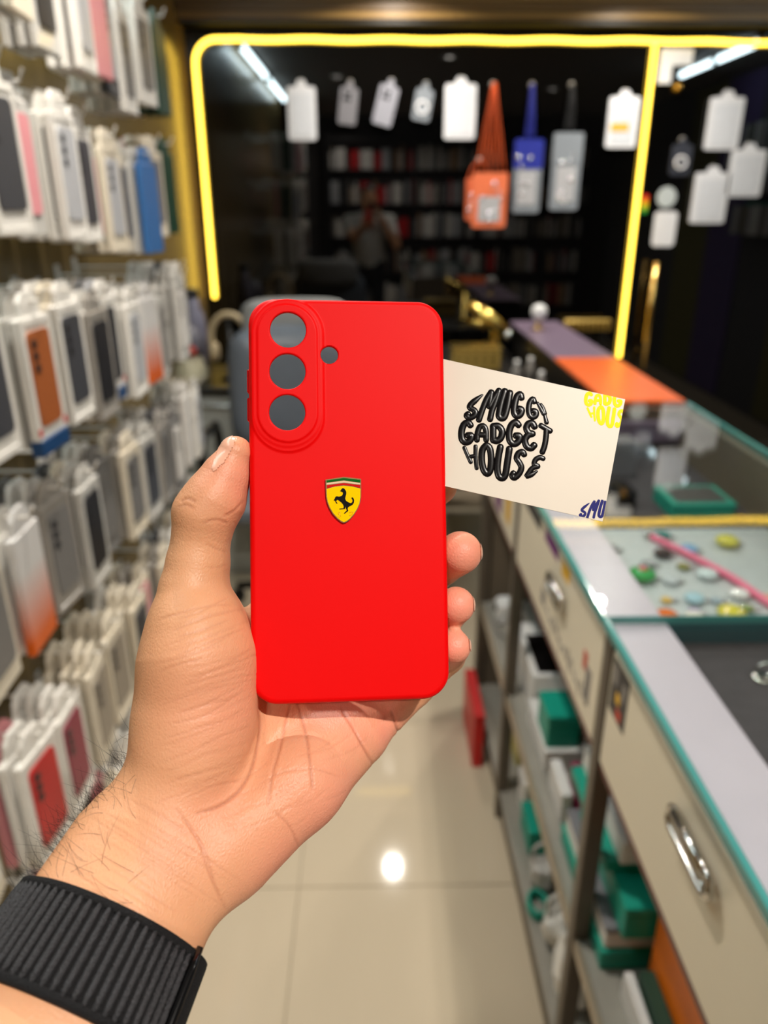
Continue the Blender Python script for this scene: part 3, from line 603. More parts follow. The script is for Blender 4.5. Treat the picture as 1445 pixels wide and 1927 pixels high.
# ------------------------------------------------------------------ samples hanging on the dark glass
GY = YF-0.012
M_sucker = mat('clear_sucker', (170, 168, 164), 0.2); M_paperw = mat('bright_white_card', (238, 238, 240), 0.4); M_clearblue = mat('clear_blue_plastic', (52, 60, 150), 0.15, 0, 0.7); M_clearorange = mat('clear_orange_plastic', (236, 124, 84), 0.15, 0, 0.7); M_clearblack = mat('clear_grey_plastic', (138, 144, 150), 0.12, 0, 0.7)
def at_glass(px, py, Y=GY):
    d = RC @ np.array([(px-CX)/FPX, (CY-py)/FPX, -1.0]); t = Y/d[1]; return np.array(CAM)+d*t
def hookup(o, p):
    MB().lathe((p[0], GY, p[2]), [(.014, -.0002), (.014, -.003), (.006, -.010), (.004, -.020)], 12, axis=1).build('suction_hook', M_sucker, o, True)
def sample(px0, py0, px1, py1, m, label, name='sample_pack', ring=False, lean=0.0, cam3=False, inner=None):
    a = at_glass(px0, py0, GY-.02); b = at_glass(px1, py1, GY-.02); w = abs(b[0]-a[0]); h = abs(a[2]-b[2]); c = np.array([(a[0]+b[0])/2, GY-.019, max(a[2], b[2])])
    o = empty(name, c, label, 'phone case sample', 'samples hung on the dark glass'); o.rotation_euler = (0, lean, 0)
    fn = lambda x, y, z: (c[0]+x, c[1]+z, c[2]-h/2+y)
    MB().prism(rrect(w, h, .012, 4), -.006, .004, fn).build('card', m, o)
    MB().prism([(-w*.22, h/2-.002), (w*.22, h/2-.002), (w*.12, h/2+.028), (-w*.12, h/2+.028)], -.001, .001, fn).build('tab', m, o)
    hookup(o, (c[0], 0, c[2]+.022))
    if inner: MB().prism([(x, y-.006) for x, y in rrect(w*.74, h*.80, .008, 4)], -.0085, -.0062, fn).build('window', inner, o)
    if cam3:
        for i in range(2):
            for j in range(2): MB().prism([(-w*.22+.022*i+.008*math.cos(t), h*.34-.024*j+.008*math.sin(t)) for t in np.linspace(0, 6.283, 11)[:-1]], -.010, -.006, fn).build('camera_ring', M_blkgloss, o)
    if ring: MB().tube([fn(.026*math.cos(t), -h*.08+.026*math.sin(t), -.008) for t in np.linspace(0, 6.283, 25)[:-1]], .0055, 8, closed=True).build('magnet_ring', M_paperw, o, True)
    return o
M_whin = mat('white_inner', (226, 228, 232), 0.3)
sample(540, 163, 596, 264, M_paperw, 'white packed phone case at the near left of the dark glass', inner=M_whin)
sample(641, 165, 676, 235, M_gcard, 'dark grey phone case second along the dark glass', lean=0.12, cam3=True)
sample(716, 162, 752, 238, mat('case_sample_grey', (150, 150, 158), 0.35), 'light grey phone case hanging tilted, third along the glass', lean=0.26, cam3=True)
sample(784, 168, 816, 228, M_clearblack, 'clear case with a white magnet ring hung on the glass', ring=True, lean=0.18)
sample(838, 158, 893, 262, M_paperw, 'white packed phone case beside the orange strap', inner=M_whin)
o = sample(1148, 182, 1194, 278, M_paperw, 'white box with a yellow band beside the upright led strip', inner=mat('pale_grey_print', (206, 210, 214), 0.4))
a = at_glass(1150, 232, GY-.03); c = at_glass(1182, 247, GY-.03); MB().box((a[0], GY-.029, c[2]), (c[0], GY-.0275, a[2])).build('yellow_band', M_styel, o)
sample(1338, 183, 1386, 282, M_paperw, 'white packed phone case high on the glass door', inner=M_whin)
sample(1378, 282, 1428, 370, M_paperw, 'white packed phone case nearest the door edge', inner=M_whin)
sample(1310, 325, 1360, 420, M_paperw, 'white packed phone case lowest of three on the door', inner=M_whin)
sample(1266, 272, 1296, 330, mat('smoke_case', (60, 62, 70), 0.2), 'smoky case with a pale ring on the glass door', ring=True)
# cross-body strap pouches
M_foil = mat('silver_foil', (214, 214, 216), 0.3, 0.4); M_glint = mat('glint_metal', (240, 242, 245), 0.16, 0.85)
def pouch(px, ytop, ysplit, ybot, wpx, mstrap, mbody, n, label, mtop, dy=0.0, fan=.85):
    GY = YF-.012+dy; t = at_glass(px, ytop, GY-.03); s = at_glass(px, ysplit, GY-.03); b0 = at_glass(px, ybot, GY-.03); W = wpx/FPX*3.75
    o = empty('strap_pouch', (t[0], GY-.03, t[2]), label, 'phone pouch', 'cord strap pouches on the dark glass')
    hookup(o, (t[0], 0, t[2])) if dy == 0 else MB().lathe((t[0], YF-.012, t[2]), [(.014, -.0002), (.014, -.003), (.006, -.010), (.004, -.05)], 12, axis=1).build('suction_hook', M_sucker, o, True)
    for k in range(n):
        u = (k/(n-1)-.5) if n > 1 else 0
        MB().tube(arc_smooth([(t[0]+u*.012, GY-.022, t[2]), (t[0]+u*.09*fan, GY-.03-.01*(k % 2), (t[2]*.5+s[2]*.5)), (t[0]+u*W*fan, GY-.034, s[2])], 4), .0028, 6).build('cord', mstrap, o, True)
    h = s[2]-b0[2]; fn = lambda x, y, z: (t[0]+x, GY-.036+z, s[2]-h/2+y)
    MB().prism(rrect(W, h, .014, 4), -.008, .008, fn).build('clear_case', mbody, o)
    MB().prism([(x, y+h*.30) for x, y in rrect(W*1.02, h*.40, .010, 4)], -.0095, .0095, fn).build('top_band', mtop, o)
    MB().prism([(x, y-h*.16) for x, y in rrect(W*.66, h*.46, .008, 3)], -.011, -.0085, fn).build('inner_card', M_foil, o)
    rq = np.random.RandomState(int(px))
    for k in range(9):                                     # shiny metal caps added as the glints of crumpled clear plastic
        x = (rq.rand()-.5)*W*.75; y = (rq.rand()*.75-.42)*h; r = .006+.008*rq.rand(); c = fn(x, y, -.0105)
        MB().lathe(c, [(r, 0), (r*.8, -.003), (r*.4, -.0052), (r*.1, -.006)], 10, axis=1).build('glint_cap', M_glint, o, True)
M_cordo = mat('orange_cord', (214, 84, 24), 0.6); M_cordb = mat('blue_cord', (30, 40, 140), 0.6); M_cordk = mat('black_cord', (16, 16, 18), 0.6)
pouch(931, 155, 325, 428, 62, M_cordo, M_clearorange, 7, 'orange cord strap fanning down to a clear orange phone pouch', M_clearorange, -.03)
pouch(903, 300, 335, 415, 46, M_cordo, M_clearorange, 2, 'second clear orange pouch half behind the fanned orange strap', M_clearorange)
pouch(1003, 158, 262, 400, 50, M_cordb, M_clearblack, 7, 'blue cord strap with a clear blue topped phone pouch', M_clearblue, 0.0, .32)
pouch(1078, 158, 250, 395, 52, M_cordk, M_clearblack, 6, 'black cord strap with a clear phone pouch next to the led strip', M_clearblack, 0.0, .32)
# stickers and the rainbow strip on the door
def dsticker(name, poly, px, py, m, label, cat='sticker'):
    p = at_glass(px, py); b = MB(); b.prism(poly, 0, .0015, lambda x, y, z: (p[0]+x, GY-.0016+z, p[2]+y)); o = b.build(name, m); tag(o, label, cat); return o
dsticker('round_sticker', [(.048*math.cos(a), .048*math.sin(a)) for a in np.linspace(0, 6.283, 25)[:-1]], 1254, 371, mat('pale_sticker', (196, 204, 204), 0.4), 'round pale sticker on the glass door')
o = dsticker('notice_sticker', rrect(.115, .165, .02, 4), 1250, 431, M_paperw, 'white rounded notice sticker below the round one on the door')
p = at_glass(1213, 383)
o = empty('rainbow_sticker', (p[0], GY, p[2]-.04), 'narrow strip of rainbow bands on the dark door frame', 'sticker')  # flat colour bands stacked from green up to red
for k, c in enumerate([(40, 150, 60), (150, 190, 40), (236, 200, 40), (240, 130, 30), (220, 50, 40)]): MB().box((p[0]-.014, GY-.002, p[2]-.045+.017*k), (p[0]+.014, GY-.0001, p[2]-.045+.017*(k+1))).build('stripe', mat('rainbow_%d' % k, c, 0.4), o)

# ------------------------------------------------------------------ back of the shop: seen only in the dark glass
M_rackpost = mat('rack_black', (26, 25, 25), 0.5)
rk = empty('rear_rack', (0.6, YB+.05, 0), 'wide black shelving rack on the rear wall behind the photographer', 'rack')
for z in (0.35, 0.75, 1.15, 1.52, 1.89, 2.2): MB().box((-0.5, YB+.002, z-.015), (2.6, YB+.16, z)).build('shelf_board', M_rackpost, rk)
for x in (-0.5, 0.53, 1.56, 2.6): MB().box((x-.012, YB+.002, 0), (x+.012, YB+.17, 2.3)).build('upright', M_rackpost, rk)
RS = [mat('rear_'+n, CASES[n], 0.35) for n in ('white', 'silver', 'taupe', 'grey', 'black', 'red', 'tan')]
b = MB()
for z in (0.35, 0.75, 1.15, 1.52, 1.89):
    x = -0.46
    while x < 2.52:
        wd = random.choice([.022, .025, .03, .04, .1, .012]); hgt = random.uniform(.17, .27)
        b.box((x, YB+.01, z+.0005), (x+wd-.003, YB+random.uniform(.10, .15), z+hgt), 0, random.choice([0, 0, 0, 1, 1, 2, 2, 3, 3, 4, 5, 6])); x += wd
        if random.random() < .12: x += .06
b.build('packed_cases', RS, rk)['kind'] = 'stuff'
rk2 = empty('side_rack', (XR-.05, 2.0, 0), 'staff side wall rack with hanging packs', 'rack')
b = MB()
for z in (2.05, 1.78, 1.5):
    y = 1.9
    while y < 3.6:
        b.box((XR-.14, y, z-.2), (XR-.02, y+.014, z), 0, random.choice([0, 1, 2, 3, 3])); y += random.uniform(.028, .05)
b.build('packed_cases', RS, rk2)['kind'] = 'stuff'
for z in (2.06, 1.79, 1.51): MB().box((XR-.02, 1.85, z-.01), (XR-.0005, 3.65, z+.01)).build('rail', M_teal, rk2)

# ------------------------------------------------------------------ chair, drawer unit and odds and ends near the far corner
M_chairA = mat('slate_leather', (98, 106, 116), 0.38, 0, 0.5, 0.1, 30); M_chairB = mat('grey_mesh', (140, 142, 142), 0.5, 0, 0.4, 0.1, 60); M_cab = mat('pale_grey_cabinet', (172, 174, 168), 0.4); M_blkpl = mat('black_plastic', (20, 19, 18), 0.35)
ch = empty('office_chair', (-0.28, 2.65, 0), 'slate grey office chair with black arms standing beyond the red case', 'chair')
def slab(c, w, h, t, r, bend, m, name, par, tilt=0.0):
    nx, ny = 14, 14; V = []; F = []
    for s in (0, 1):
        for i in range(nx+1):
            for j in range(ny+1):
                u = i/nx*2-1; v = j/ny*2-1; q = (abs(u)**5+abs(v)**5)**.2; k = max(abs(u), abs(v))/q if q > 1e-6 else 1
                x = u*k*w/2; z = v*k*h/2; e = (1-min(1, max(abs(u), abs(v)))**6)
                y = (t/2*e+.004)*(1 if s else -1)-bend*(u*u)*1.0
                V.append((c[0]+x, c[1]+y+tilt*z, c[2]+z))
    n = (nx+1)*(ny+1); id = lambda s, i, j: s*n+i*(ny+1)+j
    for i in range(nx):
        for j in range(ny):
            F.append((id(0, i, j), id(0, i+1, j), id(0, i+1, j+1), id(0, i, j+1))); F.append((id(1, i, j+1), id(1, i+1, j+1), id(1, i+1, j), id(1, i, j)))
    ed = [(i, 0) for i in range(nx)]+[(nx, j) for j in range(ny)]+[(i, ny) for i in range(nx, 0, -1)]+[(0, j) for j in range(ny, 0, -1)]
    for a, b_ in zip(ed, ed[1:]+ed[:1]): F.append((id(0, *b_), id(0, *a), id(1, *a), id(1, *b_)))
    return mk(name, V, F, m, par, True)
slab((-0.28, 2.80, 0.86), 0.50, 0.46, .09, .1, .05, M_chairA, 'backrest', ch, .12); slab((-0.28, 2.88, 1.09), 0.40, 0.18, .06, .1, .04, M_chairB, 'headrest', ch, .12)
MB().box((-0.54, 2.38, 0.46), (-0.02, 2.80, 0.55), .03).build('seat', M_chairA, ch)
for x in (-0.58, 0.02):
    MB().tube(arc_smooth([(x, 2.76, .52), (x, 2.72, .72), (x, 2.62, .75), (x, 2.44, .74), (x, 2.44, .52)]), .017, 8).build('armrest', M_blkpl, ch, True)
MB().tube([(-.28, 2.60, .46), (-.28, 2.60, .12)], .028, 12).build('gas_lift', M_blkpl, ch, True)
for k in range(5):
    a = k*2*math.pi/5+.3; e = (-.28+.28*math.cos(a), 2.60+.28*math.sin(a), .075)
    MB().tube([(-.28, 2.60, .12), e], [.024, .016], 8).build('leg', M_blkpl, ch, True); MB().lathe((e[0], e[1]-.011, .029), [(.024, 0), (.028, .004), (.028, .018), (.024, .022)], 14, axis=1).build('caster', M_blkpl, ch, True)
cb = empty('drawer_unit', (-0.66, 3.1, 0), 'pale grey drawer unit with a dark top in the far corner', 'cabinet')
MB().box((-0.83, 2.95, 0.0), (-0.42, 3.40, 0.80), .003).build('body', M_cab, cb); MB().box((-0.84, 2.93, 0.801), (-0.40, 3.42, 0.83), .003).build('top', M_blkpl, cb)
for k in range(3):
    d = MB().box((-0.82, 2.938, 0.03+.255*k), (-0.43, 2.9495, 0.275+.255*k), .002).build('drawer', M_cab, cb); MB().box((-0.68, 2.928, 0.235+.255*k), (-0.57, 2.9375, 0.25+.255*k), .002).build('pull', M_chrome, d)
o = empty('cream_vase', (-.74, 3.10, .83), 'cream bell shaped stand with a grey dome and red spot on the drawer unit', 'ornament')
MB().lathe((-.74, 3.06, .8305), [(.075, 0), (.072, .03), (.05, .10), (.045, .11)], 18).build('base', mat('cream_ceramic', (206, 198, 168), 0.35), o, True)
MB().lathe((-.74, 3.06, .9408), [(.055, 0), (.064, .03), (.055, .09), (.02, .12)], 18).build('dome', mat('dome_grey', (96, 94, 104), 0.4), o, True); MB().lathe((-.715, 2.994, .963), [(.020, .006), (.020, -.004), (.012, -.007)], 12, axis=1).build('spot', M_stred, o, True)
o = empty('camo_pouch', (-.75, 3.25, .83), 'grey speckled bottle standing behind the cream ornament', 'bottle')
MB().lathe((-.76, 3.28, .8305), [(.05, 0), (.052, .18), (.045, .24), (.03, .27), (.028, .31)], 16).build('flask', mat('speckled_grey', (118, 116, 134), 0.5, 0, .5, .5, 50), o, True); MB().lathe((-.76, 3.28, 1.1408), [(.032, 0), (.032, .03), (.026, .034)], 14).build('cap', M_blkpl, o, True)
o = empty('headphones', (-.58, 3.0, .83), 'beige over-ear headphones on a stand over the drawer unit', 'headphones')
M_beige = mat('beige_plastic', (192, 172, 136), 0.4)
MB().tube([(-.575+.075*math.cos(a), 3.08, 1.00+.095*math.sin(a)) for a in np.linspace(-.5, math.pi+.5, 20)], .013, 8).build('headband', M_beige, o, True)
for x in (-.64, -.51): MB().lathe((x-.012, 3.08, .945), [(.03, 0), (.04, .006), (.04, .02), (.03, .028)], 16, axis=0).build('ear_cup', M_beige, o, True)
MB().lathe((-.575, 3.08, .8305), [(.05, 0), (.05, .008), (.009, .014), (.009, .25)], 14).build('stand', M_blkpl, o, True)
# ------------------------------------------------------------------ the person: left hand and forearm (fine), the rest of the body (coarser), one skin mesh
def C(px, py, d):                                   # a joint seen at a pixel, d millimetres from the lens -> camera-axes millimetres
    return np.array([(px-CX)*d/FPX, (CY-py)*d/FPX, -d])
# forearm frame
WR = C(287, 1604, 262); EL = C(-50, 2240, 196)
AX = (EL-WR)/np.linalg.norm(EL-WR)
WD = np.array([0.88, -0.47, -0.03]); WD -= AX*(WD @ AX); WD /= np.linalg.norm(WD)      # across the wrist
TD = np.cross(AX, WD); TD /= np.linalg.norm(TD)
if TD[2] < 0: TD = -TD                                                                # towards the lens
def fore_ab(t):                                     # half width / half depth at t mm below the wrist
    return np.interp(t, [-34, -20, -8, 0, 35, 60, 110, 200], [8, 19, 26.5, 29.0, 31.0, 32.5, 37, 42]), np.interp(t, [-34, -20, -8, 0, 35, 60, 110, 200], [5, 11, 16.5, 19, 20.5, 22, 28, 36])
def sd_fore(P):
    q = P-WR; t = q @ AX; u = q @ WD; v = q @ TD; a, b = fore_ab(t)
    k0 = np.sqrt((u/a)**2+(v/b)**2); k1 = np.sqrt((u/a**2)**2+(v/b**2)**2); d = k0*(k0-1)/np.maximum(k1, 1e-6)
    return np.maximum(d, np.maximum(-32-t, t-185))
def chain(P, pts, k=3.0):
    d = None
    for (a, ra), (b, rb) in zip(pts[:-1], pts[1:]):
        e = cone(P, a, b, ra, rb); d = e if d is None else smin(d, e, k)
    return d
def squash(P, c, ax, f):                            # compress one direction so a round cone becomes an oval one
    q = P-c; s = q @ ax; return P+np.outer(s*(f-1), ax)
ZA = np.array([0, 0, 1.0])
FINGERS = {
 'middle': [(C(592, 1215, 325), 11), (C(735, 1120, 330), 10.2), (C(830, 1060, 318), 9.2), (C(866, 1040, 298), 8.6)],
 'ring':   [(C(652, 1290, 322), 10.5), (C(772, 1196, 326), 9.6), (C(838, 1152, 315), 8.6), (C(858, 1139, 297), 7.4)],
 'little': [(C(692, 1372, 312), 9.6), (C(778, 1290, 318), 8.7), (C(840, 1232, 311), 7.7), (C(854, 1217, 297), 6.7)],
 'index':  [(C(520, 1165, 322), 11), (C(640, 1040, 333), 10.2), (C(745, 970, 325), 9.2), (C(824, 914, 309), 8.0)]}
# thumb: oval cones seen side-on
TH = [(C(444, 851, 283), 30), (C(424, 898, 284), 44), (C(405, 938, 284), 56), (C(386, 968, 284), 58), (C(379, 1012, 285), 51.5), (C(373, 1060, 285), 56), (C(366, 1112, 284), 63), (C(368, 1165, 282), 80), (C(372, 1230, 279), 98)]
TH = [(p, r*0.2*(-p[2])/280) for p, r in TH]
def sd_thumb(P):
    q = squash(P, C(395, 950, 284), ZA, 0.80); c0 = C(395, 950, 284)
    pts = [(np.array([p[0], p[1], c0[2]+(p[2]-c0[2])*0.80]), r) for p, r in TH]
    return chain(q, pts, 2.5)
def rotz(a): a = math.radians(a); return np.array([[math.cos(a), -math.sin(a), 0], [math.sin(a), math.cos(a), 0], [0, 0, 1]])
def sd_hand(P):
    d = sd_fore(P)
    palm = ellip(P, C(371, 1318, 279), (20.8, 40, 23), rotz(-6))                       # thenar
    palm = smin(palm, cone(P, C(355, 1430, 272), C(330, 1560, 268), 20, 18), 10)
    palm = smin(palm, cone(P, C(372, 1230, 280), C(368, 1340, 277), 19, 20.8), 8)
    hyp = cone(P, C(432, 1576, 272), C(560, 1470, 286), 20.5, 17.5)
    hyp = smin(hyp, cone(P, C(560, 1470, 286), C(668, 1385, 306), 17.5, 13), 6)
    palm = smin(palm, hyp, 7)
    mid = cone(P, C(400, 1540, 277), C(592, 1225, 327), 15, 13)
    mid = smin(mid, cone(P, C(420, 1500, 282), C(525, 1175, 324), 15, 13), 6)
    mid = smin(mid, cone(P, C(470, 1520, 284), C(655, 1300, 323), 15, 12), 6)
    palm = smin(palm, mid, 7)
    palm = smin(palm, cone(P, C(370, 1200, 284), C(500, 1190, 320), 11, 11), 9)         # web between thumb and index
    d = smin(d, palm, 16)
    d = smin(d, sd_thumb(P), 7)
    for n, pts in FINGERS.items(): d = smin(d, chain(P, pts, 2.0), 4.0 if n != 'little' else 5.0)
    for n in ('middle', 'ring', 'little', 'index'):   # fingers stay apart
        pass
    return d
def polyd(X, Y, pl, n=5):
    """distance in pixels to a polyline and the parameter along it"""
    pl = np.array(arc_smooth(pl, n)); D = np.full(X.shape, 1e9); T = np.zeros(X.shape)
    for i in range(len(pl)-1):
        a, b = pl[i], pl[i+1]; e = b-a; t = np.clip(((X-a[0])*e[0]+(Y-a[1])*e[1])/(e @ e), 0, 1)
        dd = np.hypot(X-a[0]-t*e[0], Y-a[1]-t*e[1]); m = dd < D; D[m] = dd[m]; T[m] = (i+t[m])/(len(pl)-1)
    return D, T
MAJOR = [([(487, 1325), (489, 1375), (474, 1445), (448, 1490), (410, 1518), (365, 1532)], 1.0), ([(330, 1520), (372, 1580), (392, 1640), (425, 1712)], .55), ([(345, 1540), (385, 1600), (402, 1660), (418, 1700)], .5),
         ([(548, 1318), (528, 1400), (512, 1460), (503, 1520)], .7), ([(558, 1318), (575, 1380), (584, 1440), (588, 1490)], .8), ([(640, 1330), (672, 1385), (702, 1440)], .9), ([(735, 1335), (748, 1375), (762, 1400)], .9), ([(484, 1478), (530, 1454), (590, 1448), (640, 1462)], .4),
         ([(514, 1524), (545, 1556), (562, 1596)], .5), ([(430, 985), (405, 978), (380, 985)], .6), ([(460, 940), (440, 962), (420, 972)], .5), ([(340, 945), (352, 938), (370, 945)], .6), ([(334, 955), (350, 950), (366, 958)], .5), ([(428, 1040), (405, 1032), (385, 1022)], .4), ([(430, 1060), (408, 1068), (386, 1066)], .3),
         ([(300, 1165), (350, 1150), (400, 1140), (436, 1138)], .35), ([(320, 1190), (380, 1165), (440, 1150)], .35)]
rs = np.random.RandomState(3); MINOR = []
for k in range(44):                                  # fine slanting wrinkles over the thumb ball
    x0 = 285+rs.rand()*90; y0 = 1160+k*8+rs.rand()*9; L = 70+rs.rand()*90
    MINOR.append(([(x0, y0), (x0+L*.5, y0-L*(.08+.12*rs.rand())-4), (x0+L, y0-L*(.25+.22*rs.rand()))], .12+.26*rs.rand()))
for k in range(34):                                  # wrist wrinkles along the band
    x0 = 120+rs.rand()*150; y0 = 1500+k*6.5+rs.rand()*10; L = 60+rs.rand()*150
    MINOR.append(([(x0, y0), (x0+L*.5, y0+L*.30), (x0+L, y0+L*.62)], .12+.16*rs.rand()))
for k in range(30):
    x0 = 405+rs.rand()*230; y0 = 1400+rs.rand()*190; L = 40+rs.rand()*70
    MINOR.append(([(x0, y0), (x0+L*.6, y0-L*.2), (x0+L, y0-L*.5)], .12+.1*rs.rand()))
V, F = sdf_mesh(sd_hand, C(60, 1960, 262)+np.array([-75, -60, -60]), C(905, 810, 262)+np.array([30, 12, 75]), 1.15)
# one subdivision pass, then wrinkle relief
def subdiv(V, F):
    nv = len(V); fc = V[F].mean(1); e = np.sort(np.stack([F, np.roll(F, -1, 1)], -1).reshape(-1, 2), 1); u, inv = np.unique(e, axis=0, return_inverse=True)
    inv = inv.reshape(len(F), 4); ec = V[u].mean(1); ne = len(u); V2 = np.vstack([V, ec, fc]); fi = nv+ne+np.arange(len(F)); q = []
    for k in range(4): q.append(np.stack([F[:, k], nv+inv[:, k], fi, nv+inv[:, k-1]], 1))
    return V2, np.concatenate(q)
V, F = subdiv(V, F)
g = grad(sd_hand, V, 0.35); V = V-(sd_hand(V)/np.maximum((g*g).sum(1), .05))[:, None].clip(-.5, .5)*g
NRM = g/np.maximum(np.linalg.norm(g, axis=1, keepdims=True), 1e-6)
X = CX+FPX*V[:, 0]/-V[:, 2]; Y = CY-FPX*V[:, 1]/-V[:, 2]; front = NRM[:, 2] > -.05
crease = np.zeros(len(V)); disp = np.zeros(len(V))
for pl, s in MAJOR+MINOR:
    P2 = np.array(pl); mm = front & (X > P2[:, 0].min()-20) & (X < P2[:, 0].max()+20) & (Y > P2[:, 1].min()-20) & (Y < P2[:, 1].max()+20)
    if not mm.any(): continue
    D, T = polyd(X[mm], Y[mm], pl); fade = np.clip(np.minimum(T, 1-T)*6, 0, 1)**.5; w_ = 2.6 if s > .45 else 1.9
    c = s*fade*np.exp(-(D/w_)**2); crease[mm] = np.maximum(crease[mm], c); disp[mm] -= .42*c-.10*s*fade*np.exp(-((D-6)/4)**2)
# nail bed relief on the thumb
nail = np.zeros(len(V)); NL = np.array([(437, 817), (420, 822), (402, 868), (396, 884), (404, 889), (423, 872), (440, 842), (444, 830)])
def inpoly(X, Y, P):
    c = np.zeros(X.shape, bool); j = len(P)-1
    for i in range(len(P)):
        t = ((P[i, 1] > Y) != (P[j, 1] > Y)) & (X < (P[j, 0]-P[i, 0])*(Y-P[i, 1])/(P[j, 1]-P[i, 1]+1e-9)+P[i, 0]); c ^= t; j = i
    return c
V = V+NRM*disp[:, None]
# colour fields of the skin itself: redder palm and tips, yellower forearm
red = np.zeros(len(V))
for (x, y, d, r, s) in ((600, 1520, 285, 26, .75), (520, 1600, 275, 22, .7), (430, 1330, 262, 22, .35), (640, 1370, 300, 20, .7), (874, 1040, 292, 14, .8), (864, 1140, 292, 13, .85), (860, 1217, 292, 12, .85), (440, 900, 280, 14, .6), (400, 1540, 262, 20, .35), (740, 1380, 300, 14, .7), (560, 1400, 300, 20, .5)):
    red = np.maximum(red, s*np.exp(-((V-C(x, y, d))**2).sum(1)/r**2))
HV, HF, HN = V, F, NRM
# ---- rest of the body in room metres
def W(px, py, d): return cam2w(C(px, py, d))
wr_w, el0 = cam2w(WR+AX*150), cam2w(EL)
ELB = cam2w(WR+AX*262); LSH = np.array([-0.215, -0.34, 1.335]); RSH = np.array([0.185, -0.36, 1.335]); RELB = np.array([0.27, -0.16, 1.12]); RWR = np.array([0.115, -0.055, 1.37])
HEAD = np.array([-0.01, -0.30, 1.565])
def sd_body(P):
    d = cone(P, cam2w(WR+AX*110), ELB, .034, .043)
    d = smin(d, cone(P, ELB, LSH, .044, .056), .02)
    tor = cone(squash(P, np.array([-.015, -.36, 1.2]), np.array([0, 1.0, 0]), 1.35), (-.015, -.36, 1.27), (-.015, -.36, .98), .155, .145)
    tor = smin(tor, cone(P, LSH, RSH, .06, .06), .08); d = smin(d, tor, .04)
    d = smin(d, cone(P, RSH, RELB, .056, .044), .03); d = smin(d, cone(P, RELB, RWR, .042, .029), .015)
    d = smin(d, cone(P, (-.015, -.355, 1.36), (-.01, -.325, 1.50), .058, .055), .04)
    hd = ellip(P, HEAD, (.076, .098, .115)); hd = smin(hd, ellip(P, HEAD+[0, .045, -.07], (.052, .055, .055)), .03)
    hd = smin(hd, cone(P, HEAD+[0, .092, .015], HEAD+[0, .115, -.018], .008, .013), .012)                       # nose
    for s in (-1, 1):
        hd = smin(hd, ellip(P, HEAD+[s*.078, -.005, -.01], (.010, .022, .032)), .008)                              # ears
        hd = np.maximum(hd, -ellip(P, HEAD+[s*.032, .098, .012], (.016, .012, .009)))                              # eye sockets
        hd = smin(hd, ellip(P, HEAD+[s*.032, .080, .012], (.0125, .0125, .0125)), .004)                            # eyes
    hd = smin(hd, ellip(P, HEAD+[0, .094, -.050], (.024, .010, .007)), .006)                                       # lips
    d = smin(d, hd, .02)
    pm = ellip(P, (.088, -.034, 1.425), (.020, .022, .048)); d = smin(d, smin(pm, cone(P, RWR, (.09, -.036, 1.41), .027, .024), .015), .012)
    for k in range(4):                                                                                            # right hand round the phone
        z = 1.385+.024*k; f = chain(P, [(np.array([.082, -.022, z]), .0095), (np.array([.072, .016, z+.003]), .0088), (np.array([.050, .0215, z+.004]), .0078), (np.array([.036-.003*abs(k-1.5), .0185, z+.004]), .0065)], .003); d = smin(d, f, .004)
    th = chain(P, [(np.array([.085, -.05, 1.40]), .013), (np.array([.070, -.058, 1.43]), .0105), (np.array([.040, -.056, 1.455]), .009)], .004); d = smin(d, th, .008)
    for s in (-1, 1):
        hip = np.array([-.015+s*.085, -.36, .92]); kn = np.array([-.015+s*.10, -.33, .49]); an = np.array([-.015+s*.11, -.37, .09])
        d = smin(d, cone(P, hip, kn, .088, .058), .05); d = smin(d, cone(P, kn, an, .056, .038), .03); d = smin(d, cone(P, an+[0, -.02, -.045], an+[0, .15, -.055], .038, .032), .02)
    return d
BV, BF = sdf_mesh(sd_body, (-.48, -.62, -.02), (.42, .10, 1.74), .0075)
inside = (np.linalg.norm((BV-CAM)-((BV-CAM) @ np.array([0, 0, 1.0]))[:, None]*np.array([0, 0, 1.0]), axis=1) < 0)
allV = np.vstack([cam2w(HV), BV]); allF = np.vstack([HF, BF+len(HV)])
person = empty('person', (-.015, -.36, 0), 'person in a pale grey tee and dark trousers holding up the red case', 'person')
